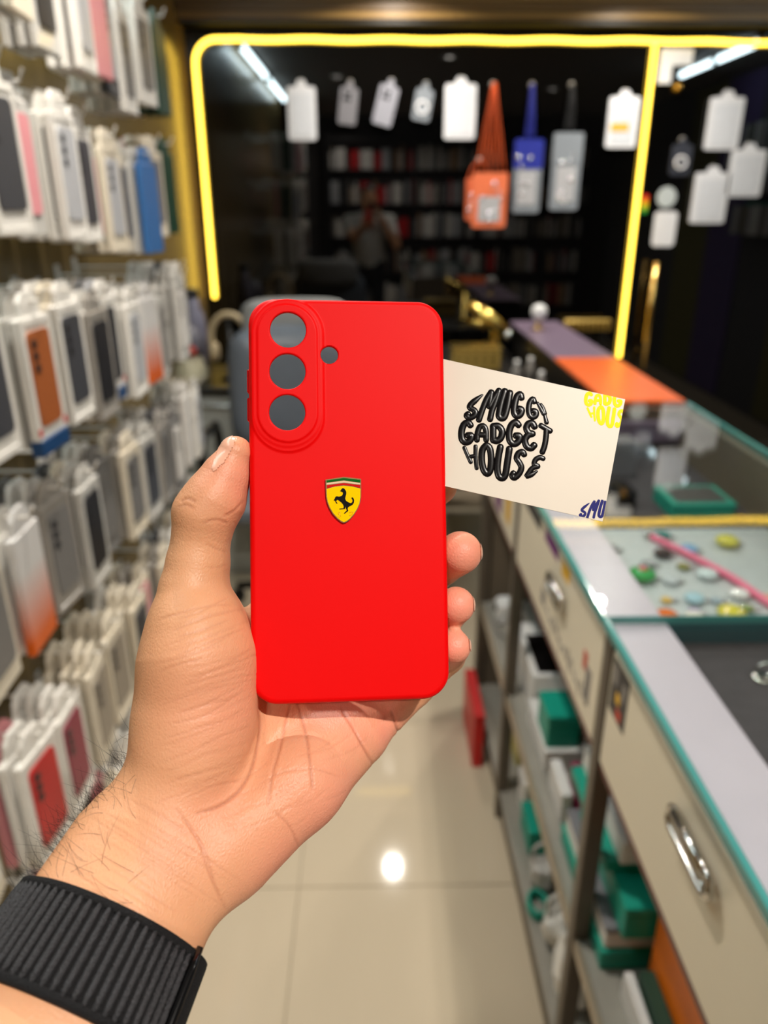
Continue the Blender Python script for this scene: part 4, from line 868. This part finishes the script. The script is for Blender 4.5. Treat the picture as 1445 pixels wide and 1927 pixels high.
def skinmat():
    m = bpy.data.materials.new('skin'); m.use_nodes = True; nt = m.node_tree; b = nt.nodes['Principled BSDF']; L = nt.links
    at = nt.nodes.new('ShaderNodeAttribute'); at.attribute_name = 'skin_field'; sp = nt.nodes.new('ShaderNodeSeparateColor'); L.new(at.outputs['Color'], sp.inputs[0])
    tc = nt.nodes.new('ShaderNodeTexCoord'); n1 = nt.nodes.new('ShaderNodeTexNoise'); n1.inputs['Scale'].default_value = 38; n1.inputs['Detail'].default_value = 5; L.new(tc.outputs['Object'], n1.inputs['Vector'])
    vo = nt.nodes.new('ShaderNodeTexVoronoi'); vo.feature = 'DISTANCE_TO_EDGE'; vo.inputs['Scale'].default_value = 950; mp = nt.nodes.new('ShaderNodeMapping'); mp.inputs['Rotation'].default_value = (.4, .3, .6); mp.inputs['Scale'].default_value = (1, .5, .8); L.new(tc.outputs['Object'], mp.inputs[0]); L.new(mp.outputs[0], vo.inputs['Vector'])
    n2 = nt.nodes.new('ShaderNodeTexNoise'); n2.inputs['Scale'].default_value = 900; n2.inputs['Detail'].default_value = 3; L.new(tc.outputs['Object'], n2.inputs['Vector'])
    def mix(fac, a, c, blend='MIX'):
        x = nt.nodes.new('ShaderNodeMix'); x.data_type = 'RGBA'; x.blend_type = blend
        for s, v in ((0, fac), (6, a), (7, c)):
            if isinstance(v, (int, float)): x.inputs[s].default_value = v
            elif isinstance(v, tuple): x.inputs[s].default_value = (*v, 1)
            else: L.new(v, x.inputs[s])
        return x.outputs[2]
    base = mix(n1.outputs['Fac'], lin((208, 148, 108)), lin((224, 168, 128)))
    base = mix(sp.outputs[0], base, lin((238, 146, 126)))
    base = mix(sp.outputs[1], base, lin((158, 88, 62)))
    base = mix(sp.outputs[2], base, lin((240, 196, 172)))
    L.new(base, b.inputs['Base Color']); b.inputs['Roughness'].default_value = .46; b.inputs['Specular IOR Level'].default_value = .4
    b.inputs['Subsurface Weight'].default_value = .12; b.inputs['Subsurface Radius'].default_value = (1.0, .35, .2); b.inputs['Subsurface Scale'].default_value = .003
    ad = nt.nodes.new('ShaderNodeMath'); ad.operation = 'MULTIPLY_ADD'; ad.inputs[1].default_value = .9; L.new(vo.outputs['Distance'], ad.inputs[0]); L.new(n2.outputs['Fac'], ad.inputs[2])
    bp = nt.nodes.new('ShaderNodeBump'); bp.inputs['Strength'].default_value = .3; bp.inputs['Distance'].default_value = .0006; L.new(ad.outputs[0], bp.inputs['Height']); L.new(bp.outputs[0], b.inputs['Normal'])
    return m
M_skin = skinmat()
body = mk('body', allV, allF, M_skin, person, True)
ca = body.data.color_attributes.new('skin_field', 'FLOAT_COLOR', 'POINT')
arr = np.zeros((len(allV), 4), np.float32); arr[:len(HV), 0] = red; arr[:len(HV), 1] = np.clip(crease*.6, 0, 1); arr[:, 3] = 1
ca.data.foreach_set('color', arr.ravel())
# thumb nail and fingertip nails (thin shells on the skin)
M_nail = mat('nail', (230, 172, 146), 0.25, 0, 0.5, 0.04)
def shell(sel_poly, off, name, nmin=-.6):
    sel = inpoly(X, Y, np.array(sel_poly, float)) & (HN[:, 2] > nmin) & (-HV[:, 2] < 306)
    fs = HF[sel[HF].all(1)]; u, inv = np.unique(fs, return_inverse=True)
    if len(fs) == 0: return
    v = HV[u]+HN[u]*off; mk(name, cam2w(v), inv.reshape(-1, 4), M_nail, person, True)
shell(NL, .35, 'thumb_nail')
for n, (px, py, rr) in {'middle': (907, 1030, 26), 'ring': (893, 1128, 23), 'little': (886, 1207, 20)}.items():
    shell([(px-6, py-rr), (px+30, py-rr), (px+30, py+rr), (px-3, py+rr)], .35, 'finger_nail', -1.1)
# clothes
M_tee = mat('pale_grey_tee', (196, 194, 188), 0.8, 0, .3, .06, 30); M_trs = mat('dark_trousers', (28, 30, 40), 0.8); M_shoe = mat('dark_shoe', (30, 28, 28), 0.5); M_hair = mat('black_hair', (18, 15, 13), 0.5)
def sd_tee(P):
    d = cone(squash(P, np.array([-.015, -.36, 1.2]), np.array([0, 1.0, 0]), 1.3), (-.015, -.36, 1.28), (-.015, -.36, .93), .170, .168)
    d = smin(d, cone(P, LSH, RSH, .074, .074), .08); d = smin(d, cone(P, LSH, LSH*.45+ELB*.55, .074, .070), .04); d = smin(d, cone(P, RSH, RSH*.45+RELB*.55, .074, .070), .04)
    d = np.maximum(d, .86-P[:, 2]); return np.maximum(d, -cone(P, (-.015, -.345, 1.38), (-.01, -.32, 1.55), .064, .062))
TV, TF = sdf_mesh(sd_tee, (-.45, -.62, .84), (.42, .1, 1.46), .009); mk('t_shirt', TV, TF, M_tee, person, True)
def sd_trs(P):
    d = cone(squash(P, np.array([-.015, -.36, .9]), np.array([0, 1.0, 0]), 1.25), (-.015, -.36, .97), (-.015, -.36, .90), .158, .160)
    for s in (-1, 1):
        hip = np.array([-.015+s*.085, -.36, .90]); kn = np.array([-.015+s*.10, -.33, .49]); an = np.array([-.015+s*.11, -.37, .06]); d = smin(d, cone(P, hip, kn, .098, .072), .04); d = smin(d, cone(P, kn, an, .071, .062), .02)
    return np.maximum(d, P[:, 2]-1.0)
TV, TF = sdf_mesh(sd_trs, (-.3, -.62, -.02), (.3, -.1, 1.03), .010); TV[:, 2] = np.maximum(TV[:, 2], .02); mk('trousers', TV, TF, M_trs, person, True)
for s in (-1, 1):
    an = np.array([-.015+s*.11, -.37, .09]); fn = lambda P: np.maximum(smin(cone(P, an+[0, -.03, -.05], an+[0, .16, -.055], .048, .042), cone(P, an, an+[0, 0, -.05], .05, .05), .02), .002-P[:, 2])
    SV, SF = sdf_mesh(fn, an+[-.07, -.11, -.1], an+[.07, .24, .06], .008); mk('shoe', SV, SF, M_shoe, person, True)
hf = lambda P: np.maximum(ellip(P, HEAD+[0, -.012, .02], (.086, .106, .112)), np.minimum(P[:, 1]-(HEAD[1]+.02)-(P[:, 2]-HEAD[2]-.03)*.9, 1)*1.0)
SV, SF = sdf_mesh(hf, HEAD-.14, HEAD+.15, .007); mk('hair', SV, SF, M_hair, person, True)
# dark hair on the forearm
hb = MB(); rs = np.random.RandomState(5)
q = HV-WR; tt = q @ AX; uu = (q @ WD); edge = (X > 35) & (X < 260) & (Y > 1370) & (Y < 1690) & (tt < 40) & (uu < -14) & (HN[:, 2] > -.55) & (HN[:, 2] < .80)
cand = np.where(edge)[0]; wgt = np.exp(-((HN[cand, 2]+.02)/.30)**2)*np.clip((Y[cand]-1370)/60, .15, 1); wgt /= wgt.sum()
flat = np.where((X > 60) & (X < 270) & (Y > 1440) & (Y < 1700) & (tt < 24) & (HN[:, 2] > .3))[0]
for i in np.concatenate([rs.choice(cand, 190, p=wgt), rs.choice(flat, 45)]):
    p = HV[i]; n = HN[i]; t = -AX*.2-WD*.55+n*(.8 if HN[i, 2] < .3 else .12)+rs.randn(3)*.5; t -= n*min(0, t @ n); t /= np.linalg.norm(t); L = rs.uniform(4, 10)+(4 if HN[i, 2] > .3 else 0); cv = rs.randn(3)*.75+np.array([.1, .2, 0]); cv -= n*min(0, cv @ n)
    pts = [p-n*.2]+[p+t*L*s+(cv*s*s)*L*.5 for s in (.2, .4, .6, .8, 1.0)]
    hb.tube(cam2w(np.array(pts)), [5e-5, 5e-5, 4.5e-5, 4e-5, 3e-5, 1.5e-5], 3, False)
hb.build('forearm_hair', M_hair, person)['kind'] = 'stuff'
# the phone that takes the picture, in the right hand
ph = empty('camera_phone', (.02, -.03, 1.36), 'dark phone held upright by the photographer', 'phone')
def camloc(v): return [cam2w(np.array(p)*1000) for p in v]
b = MB().box((-.024, -.128, .004), (.048, .020, .012), .002); mk('body', camloc(b.v), b.f, M_blkgloss, ph)
b = MB().box((-.021, -.125, .0121), (.045, .017, .0125)); mk('screen', camloc(b.v), b.f, M_gcard, ph)
# ------------------------------------------------------------------ woven wrist strap
M_band = mat('black_nylon', (17, 17, 19), 0.85, 0, 0.3, 0.35, 1500, 0.6); M_bandlite = mat('black_nylon_rib', (52, 52, 55), 0.75, 0, 0.4, 0.55, 1300, 0.8); M_pin = mat('black_pin', (12, 12, 13), 0.18)
T0, T1 = 24.0, 53.0                                  # mm below the wrist
st = empty('watch_strap', cam2w(WR+AX*60), 'black ribbed nylon watch strap around the wrist', 'watch strap')
def ringpt(t, a, off, skew=0.0):
    A, B = fore_ab(t); A += off; B += off
    return WR+AX*t+WD*(A*math.cos(a))+TD*(B*math.sin(a))
def loop(ts, offs, name, m, a0=0.0, a1=2*math.pi, n=72):
    V = []; F = []; k = len(ts); closed = abs(a1-a0-2*math.pi) < 1e-6
    aa = np.linspace(a0, a1, n, endpoint=not closed)
    for a in aa:
        for t, o_ in zip(ts, offs): V.append(ringpt(t, a, o_))
    for i in range(n if closed else n-1):
        j = (i+1) % n
        for q in range(k): F.append((i*k+q, i*k+(q+1) % k, j*k+(q+1) % k, j*k+q))
    if not closed: F += [tuple(range(k))[::-1], tuple(range((n-1)*k, n*k))]
    return mk(name, cam2w(np.array(V)), F, m, st, True)
loop([T0, T0+.6, T1-.6, T1, T1, T0], [1.6, 2.3, 2.3, 1.6, .2, .2], 'band', M_band)
loop([T0-.2, T0+.3, T0+2.3, T0+2.8, T0+2.6, T0+.2], [1.8, 3.1, 3.1, 2.4, 1.0, 1.0], 'woven_edge', M_band); loop([T1-2.8, T1-2.3, T1-.3, T1+.2, T1-.2, T1-2.6], [2.4, 3.1, 3.1, 1.8, 1.0, 1.0], 'woven_edge', M_band)
NR = 27
for k in range(NR):                                  # ribs across the front of the strap
    a = math.radians(40+k*(144/(NR-1))); pts = [ringpt(t, a, 2.55) for t in np.linspace(T0+2.2, T1-2.2, 9)]
    b = MB().tube(cam2w(np.array(pts)), [.0007]+[.00105]*7+[.0007], 8); b.build('rib', M_bandlite, st, True)
pts = [ringpt(t, math.radians(34.5), 3.5) for t in np.linspace(T0-1.0, T1+1.0, 5)]
MB().tube(cam2w(np.array(pts)), [.0011, .0016, .0016, .0016, .0011], 10).build('pin', M_pin, st, True)
loop([T0+.8, T0+1.2, T1-1.2, T1-.8, T1-.8, T0+.8], [2.4, 3.2, 3.2, 2.4, 1.4, 1.4], 'fastening_tab', M_band, math.radians(-4), math.radians(32), 16)

# ------------------------------------------------------------------ red phone case
def rot3(a, b, c):
    ca, sa, cb, sb, cc, sc = math.cos(a), math.sin(a), math.cos(b), math.sin(b), math.cos(c), math.sin(c)
    return np.array([[cc, -sc, 0], [sc, cc, 0], [0, 0, 1]]) @ np.array([[cb, 0, sb], [0, 1, 0], [-sb, 0, cb]]) @ np.array([[1, 0, 0], [0, ca, -sa], [0, sa, ca]])
RK = rot3(-.0379, .1037, .0102); TK = np.array([-13.14, 5.01, -282.64])
def K(p): return cam2w(np.asarray(p, float).reshape(-1, 3) @ RK.T+TK)
def on_plane(px, py, R, T, z=0.0):
    """where the sight line through a photo pixel meets the plane (to read sizes off the photo)"""
    d = np.array([(px-CX)/FPX, (CY-py)/FPX, -1.0]); n = R[:, 2]; t = ((T+R @ np.array([0, 0, z])) @ n)/(d @ n); return (d*t-T) @ R
CW, CHT = 75.0, 153.5
HOLES = [on_plane(542, 622, RK, TK)[:2], on_plane(541, 700, RK, TK)[:2], on_plane(540.5, 777, RK, TK)[:2]]; FLASH = on_plane(619.5, 668, RK, TK)[:2]
def sdrr(x, y, hw, hh, r):
    qx = np.abs(x)-hw+r; qy = np.abs(y)-hh+r; return np.minimum(np.maximum(qx, qy), 0)+np.hypot(np.maximum(qx, 0), np.maximum(qy, 0))-r
def extr(d2, dz, r):
    a = d2+r; b = dz+r; return np.minimum(np.maximum(a, b), 0)+np.hypot(np.maximum(a, 0), np.maximum(b, 0))-r
yt, yb = on_plane(541, 629, RK, TK)[1], on_plane(541, 777, RK, TK)[1]; xc = HOLES[1][0]
def sd_case(P):
    x, y, z = P[:, 0], P[:, 1], P[:, 2]
    d = extr(sdrr(x, y, CW/2, CHT/2, 10.2), np.abs(z+5.3)-5.3, 2.3)
    pill = np.hypot(x-xc, y-np.clip(y, yb, yt))
    d = smin(d, extr(pill-12.9, np.abs(z+.8)-1.35, .5), .7)
    d = smin(d, extr(pill-11.3, np.abs(z+.8)-1.95, .6), .5)
    lower = extr(np.hypot(x-xc, y-np.clip(y, yb-1.2, yt))-13.4, np.abs(z+.8)-1.15, .3); d = smin(d, lower, 1.2)
    cav = extr(sdrr(x, y, CW/2-1.7, CHT/2-1.7, 8.6), np.abs(z+11.8)-10.0, 1.0); d = np.maximum(d, -cav)
    cav2 = extr(pill-10.4, np.abs(z+5)-4.2, .4); d = np.maximum(d, -cav2)
    for h in HOLES: d = -smin(-d, np.hypot(x-h[0], y-h[1])-6.75, .55)
    return -smin(-d, np.hypot(x-FLASH[0], y-FLASH[1])-3.35, .4)
M_red = mat('red_silicone', (226, 0, 2), 0.5, 0, 0.13, 0.01, 20)
kc = empty('phone_case', K([[0, -CHT/2, -5]])[0], 'matte red silicone phone case with a yellow crest held in the hand', 'phone case')
V, F = sdf_mesh(sd_case, (-CW/2-1.5, -CHT/2-1.5, -12), (CW/2+1.5, CHT/2+1.5, 2.4), 0.5, 3)
o = mk('shell', K(V), F, M_red, kc, True)
g = grad(sd_case, V, .06); g /= np.maximum(np.linalg.norm(g, axis=1, keepdims=True), 1e-6)
me = o.data; me.normals_split_custom_set_from_vertices((g @ RK.T @ RC.T).tolist())
for y0, y1 in ((on_plane(462, 735, RK, TK)[1], on_plane(462, 691, RK, TK)[1]), (on_plane(462, 789, RK, TK)[1], on_plane(462, 745, RK, TK)[1])):
    b = MB().box((-CW/2-.85, y0, -7.0), (-CW/2+.6, y1, -3.6), .35); mk('button', K(b.v), b.f, M_red, kc)
# crest badge on the case
M_bgold = mat('badge_gold', (196, 160, 110), 0.25, 0.9); M_benam = mat('yellow_enamel', (252, 200, 0), 0.14, 0, .5, .02); M_bgreen = mat('green_enamel', (18, 96, 30), 0.15); M_bwhite = mat('white_enamel', (222, 196, 160), 0.2); M_bred = mat('red_enamel', (200, 22, 20), 0.15); M_bblack = mat('black_enamel', (12, 10, 10), 0.2)
def BP(x, y): return on_plane(540+x/6.568, 860+y/6.568, RK, TK)[:2]       # zoomed-view pixel -> case plane
def plate(poly, z0, z1, m, name, par, inset=0.0):
    pl = [BP(*p) for p in poly]; b = MB(); b.prism([tuple(p) for p in pl][::-1], z0, z1); return mk(name, K(b.v), b.f, m, par)
OUT = [(476, 282), (700, 248), (912, 272), (915, 400), (913, 500), (900, 575), (872, 645), (830, 712), (775, 775), (735, 805), (700, 818), (665, 802), (620, 765), (565, 705), (522, 630), (495, 560), (482, 490), (478, 400)]
cxy = np.array([698, 520.]); INN = [tuple(cxy+(np.array(p)-cxy)*np.array([.952, .955])) for p in OUT]
bd = plate(OUT, .02, 1.0, M_bgold, 'crest_badge', kc)
top = [(488, 292), (700, 262), (905, 285)]
plate([(488, 292), (700, 262), (903, 286), (903, 318), (700, 290), (488, 318)], 1.0, 1.12, M_bgreen, 'green_band', bd)
plate([(488, 324), (700, 296), (903, 324), (903, 344), (700, 320), (488, 346)], 1.0, 1.12, M_bwhite, 'white_band', bd)
plate([(490, 352), (700, 326), (903, 350), (903, 386), (800, 360), (700, 350), (590, 362), (492, 390)], 1.0, 1.12, M_bred, 'red_band', bd)
plate([(491, 398), (590, 370), (700, 358), (800, 368), (905, 394)]+[p for p in INN if p[1] > 405], 1.0, 1.12, M_benam, 'yellow_field', bd)
HORSE = [(655, 425), (668, 402), (684, 388), (702, 390), (718, 408), (730, 432), (731, 462), (722, 492), (718, 520), (728, 542), (752, 560), (780, 572), (800, 566), (808, 545), (804, 528), (794, 515), (796, 502), (808, 500), (822, 516), (828, 540), (824, 568), (808, 592), (786, 606), (764, 614), (752, 628), (748, 645), (756, 662), (748, 676), (730, 686), (714, 702), (700, 700), (712, 684), (732, 668), (736, 656), (726, 640), (722, 612), (716, 640), (704, 644), (646, 650), (644, 640), (696, 634), (700, 612), (690, 588), (672, 566), (650, 548), (636, 538), (620, 530), (612, 538), (606, 552), (624, 574), (614, 580), (598, 560), (594, 544), (586, 540), (574, 540), (588, 516), (598, 492), (614, 488), (640, 492), (664, 488), (682, 474), (690, 456), (688, 440), (674, 432)]
plate(HORSE, 1.12, 1.26, M_bblack, 'horse', bd)
def stroke(pts, r, z, m, name, par, fn=BP):
    P = np.array([[*fn(*p), z] for p in arc_smooth(pts, 4)]); b = MB().tube(P, r, 6); return mk(name, K(b.v), b.f, m, par, True)
M_embs = mat('yellow_relief', (226, 160, 0), 0.2)
stroke([(662, 690), (645, 684), (632, 700), (648, 714), (658, 728), (645, 742), (628, 736)], .16, 1.14, M_embs, 'letter_s', bd); stroke([(770, 690), (800, 678), (818, 688)], .16, 1.14, M_embs, 'letter_f', bd); stroke([(812, 684), (800, 712), (780, 726), (762, 720)], .16, 1.14, M_embs, 'letter_f', bd)

# ------------------------------------------------------------------ business card tucked behind the case
def fit_card():
    tgt = np.array([[1176, 751], [1134, 982], [835, 676], [840, 915.]])
    def pr(p):
        R = rot3(*p[:3]); pts = np.array([[45, 25, 0], [45, -25, 0], [45-p[6], 25, 0], [45-p[7], -25, 0]]) @ R.T+p[3:6]
        return np.c_[CX+FPX*pts[:, 0]/-pts[:, 2], CY-FPX*pts[:, 1]/-pts[:, 2]]
    p = np.array([0, 0, -.21, 50, 20, -299., 74, 66])
    for _ in range(80):
        r = (pr(p)-tgt).ravel(); J = np.array([((pr(p+np.eye(8)[i]*1e-5)-tgt).ravel()-r)/1e-5 for i in range(8)]).T
        reg = np.diag([30., 30, 0, 0, 0, .02, 0, 0]); p = p-np.linalg.solve(J.T @ J+reg+1e-9*np.eye(8), J.T @ r+reg @ (p-np.array([0, 0, 0, 0, 0, -299., 0, 0])))
    return p
pc = fit_card(); RD = rot3(*pc[:3]); TD_ = pc[3:6]; print('card', pc.round(3))
def KD(p): return cam2w(np.asarray(p, float).reshape(-1, 3) @ RD.T+TD_)
M_card = mat('ivory_card', (206, 195, 179), 0.42, 0, .4, .02, 60); M_bink = mat('glossy_black_ink', (14, 11, 12), 0.22, 0, .14, 0); M_yink = mat('yellow_ink', (242, 226, 10), 0.5, 0, .1, 0); M_nink = mat('navy_ink', (30, 32, 104), 0.5, 0, .1, 0)
bc = empty('business_card', KD([[0, -25, 0]])[0], 'ivory business card with black bubble lettering tucked behind the red case', 'business card')
b = MB().box((-45, -25, -.4), (45, 25, 0)); mk('card_stock', KD(b.v), b.f, M_card, bc)
def DP(x, y): return on_plane(820+x/3.803, 660+y/3.803, RD, TD_)[:2]
LET = {'s': [[(333, 316), (296, 345), (252, 383), (244, 408), (272, 424), (284, 444), (268, 470), (238, 480), (220, 464), (232, 452)]],
 'm': [[(308, 496), (332, 425), (362, 350), (396, 296)], [(398, 296), (388, 350), (382, 400)], [(382, 400), (412, 345), (452, 284)], [(452, 284), (428, 360), (402, 430), (388, 492)]],
 'u': [[(494, 288), (472, 360), (456, 430), (452, 468), (470, 484), (492, 470), (512, 400), (530, 300)]],
 'g': [[(612, 338), (604, 312), (580, 330), (564, 390), (560, 440), (578, 468), (604, 456), (614, 424), (592, 414)]],
 'g2': [[(704, 366), (694, 346), (672, 372), (664, 420), (672, 462), (694, 476), (716, 462), (716, 436), (696, 430)]],
 'y': [[(728, 374), (748, 410), (772, 452)], [(752, 384), (768, 412), (778, 450)], [(776, 450), (784, 480), (792, 514)]],
 'G': [[(248, 534), (230, 514), (200, 530), (184, 580), (188, 634), (214, 656), (244, 642), (254, 608), (228, 606)]],
 'A': [[(294, 640), (298, 590), (314, 546), (342, 540), (358, 572), (360, 640)], [(304, 602), (354, 602)]],
 'D': [[(410, 636), (410, 540)], [(412, 540), (448, 540), (474, 574), (466, 622), (436, 646), (410, 640)]],
 'G3': [[(592, 532), (570, 512), (540, 534), (524, 586), (530, 644), (558, 668), (590, 650), (600, 612), (572, 608)]],
 'E': [[(706, 544), (690, 518), (662, 524), (648, 554), (664, 586), (692, 594)], [(692, 594), (658, 606), (638, 640), (650, 684), (680, 698), (704, 676)]],
 'T': [[(752, 536), (780, 552), (818, 574)], [(792, 560), (788, 620), (778, 680), (762, 726)]],
 'H': [[(204, 694), (220, 732), (236, 768), (250, 798)], [(284, 684), (284, 760), (292, 842)], [(232, 762), (282, 752)]],
 'O': [[(362, 676), (334, 710), (328, 780), (342, 850), (368, 880), (390, 850), (396, 770), (386, 700), (364, 676)]],
 'U2': [[(462, 688), (448, 760), (440, 840), (450, 896), (474, 912), (496, 890), (510, 810), (526, 702)]],
 'S2': [[(632, 744), (620, 724), (592, 734), (578, 770), (600, 804), (612, 838), (596, 880), (562, 910), (546, 894), (556, 876)]],
 'E2': [[(768, 772), (744, 764), (714, 780), (704, 812), (730, 826)], [(730, 828), (690, 842), (664, 876), (652, 898), (690, 884), (722, 862)]]}
RAD = {'s': 22, 'T': 21, 'H': 15, 'E2': 19, 'A': 21, 'S2': 22, 'g2': 21, 'm': 22, 'y': 15}
THIN = {'s': (6, 1), 'm': (12, 1), 'E2': (1, 5), 'H': (1, 6), 'y': (1, .6)}
def letter(name, m, map_=lambda x, y: (x, y), sc=1.0, clip=None, puff=1.0):
    b = MB()
    for pts in LET[name]:
        P = np.array([[*DP(*map_(*p)), 0] for p in arc_smooth(pts, 5)]); r = RAD.get(name, 24.5)*sc/3.803*.213
        n = len(P); rr = np.full(n, r)
        if name == 's': rr[:8] *= np.linspace(.35, 1, 8)
        if name in ('E2',) and len(pts) > 5: rr[-7:] *= np.linspace(1, .5, 7)
        if name == 'y': rr *= np.linspace(.75, 1.15, n)
        # rounded ends
        t0 = P[0]-P[1]; t0 /= np.linalg.norm(t0)+1e-9; t1 = P[-1]-P[-2]; t1 /= np.linalg.norm(t1)+1e-9
        P = np.vstack([P[0]+t0*rr[0]*.85, P[0]+t0*rr[0]*.5, P, P[-1]+t1*rr[-1]*.5, P[-1]+t1*rr[-1]*.85]); rr = np.concatenate([[rr[0]*.45, rr[0]*.86], rr, [rr[-1]*.86, rr[-1]*.45]])
        b.tube(P, rr, 14)
    v = np.array(b.v); v[:, 2] = np.maximum(v[:, 2], 0)*.26*puff+.01
    if clip is None: return mk('letter', KD(v), b.f, m, bc, True)
    bm = bmesh.new(); vs = [bm.verts.new(p) for p in v]
    for f in b.f:
        try: bm.faces.new([vs[i] for i in f])
        except ValueError: pass
    for ax, val in ((0, 45.0-.02), (1, 25.0-.02), (1, -25.0+.02)):
        no = [0, 0, 0]; no[ax] = 1 if val > 0 else -1; co = [0, 0, 0]; co[ax] = val
        bmesh.ops.bisect_plane(bm, geom=bm.verts[:]+bm.edges[:]+bm.faces[:], plane_co=co, plane_no=no, clear_outer=True)
    if not bm.faces: bm.free(); return
    bm.verts.ensure_lookup_table(); ix = {vv: i for i, vv in enumerate(bm.verts)}
    r = mk('letter', KD([tuple(vv.co) for vv in bm.verts]), [[ix[vv] for vv in f.verts] for f in bm.faces], m, bc, True); bm.free(); return r
for n in LET: letter(n, M_bink)
for n in ('G', 'A', 'D', 'G3', 'H', 'O', 'U2', 'S2'): letter(n, M_yink, lambda x, y: (1110+(x-245)*.6, 460+(y-775)*.6), .54, True, .15)
for n in ('s', 'm', 'u'): letter(n, M_nink, lambda x, y: (1058+(x-265)*.58, 1140+(y-400)*.58), .42, True, .15)
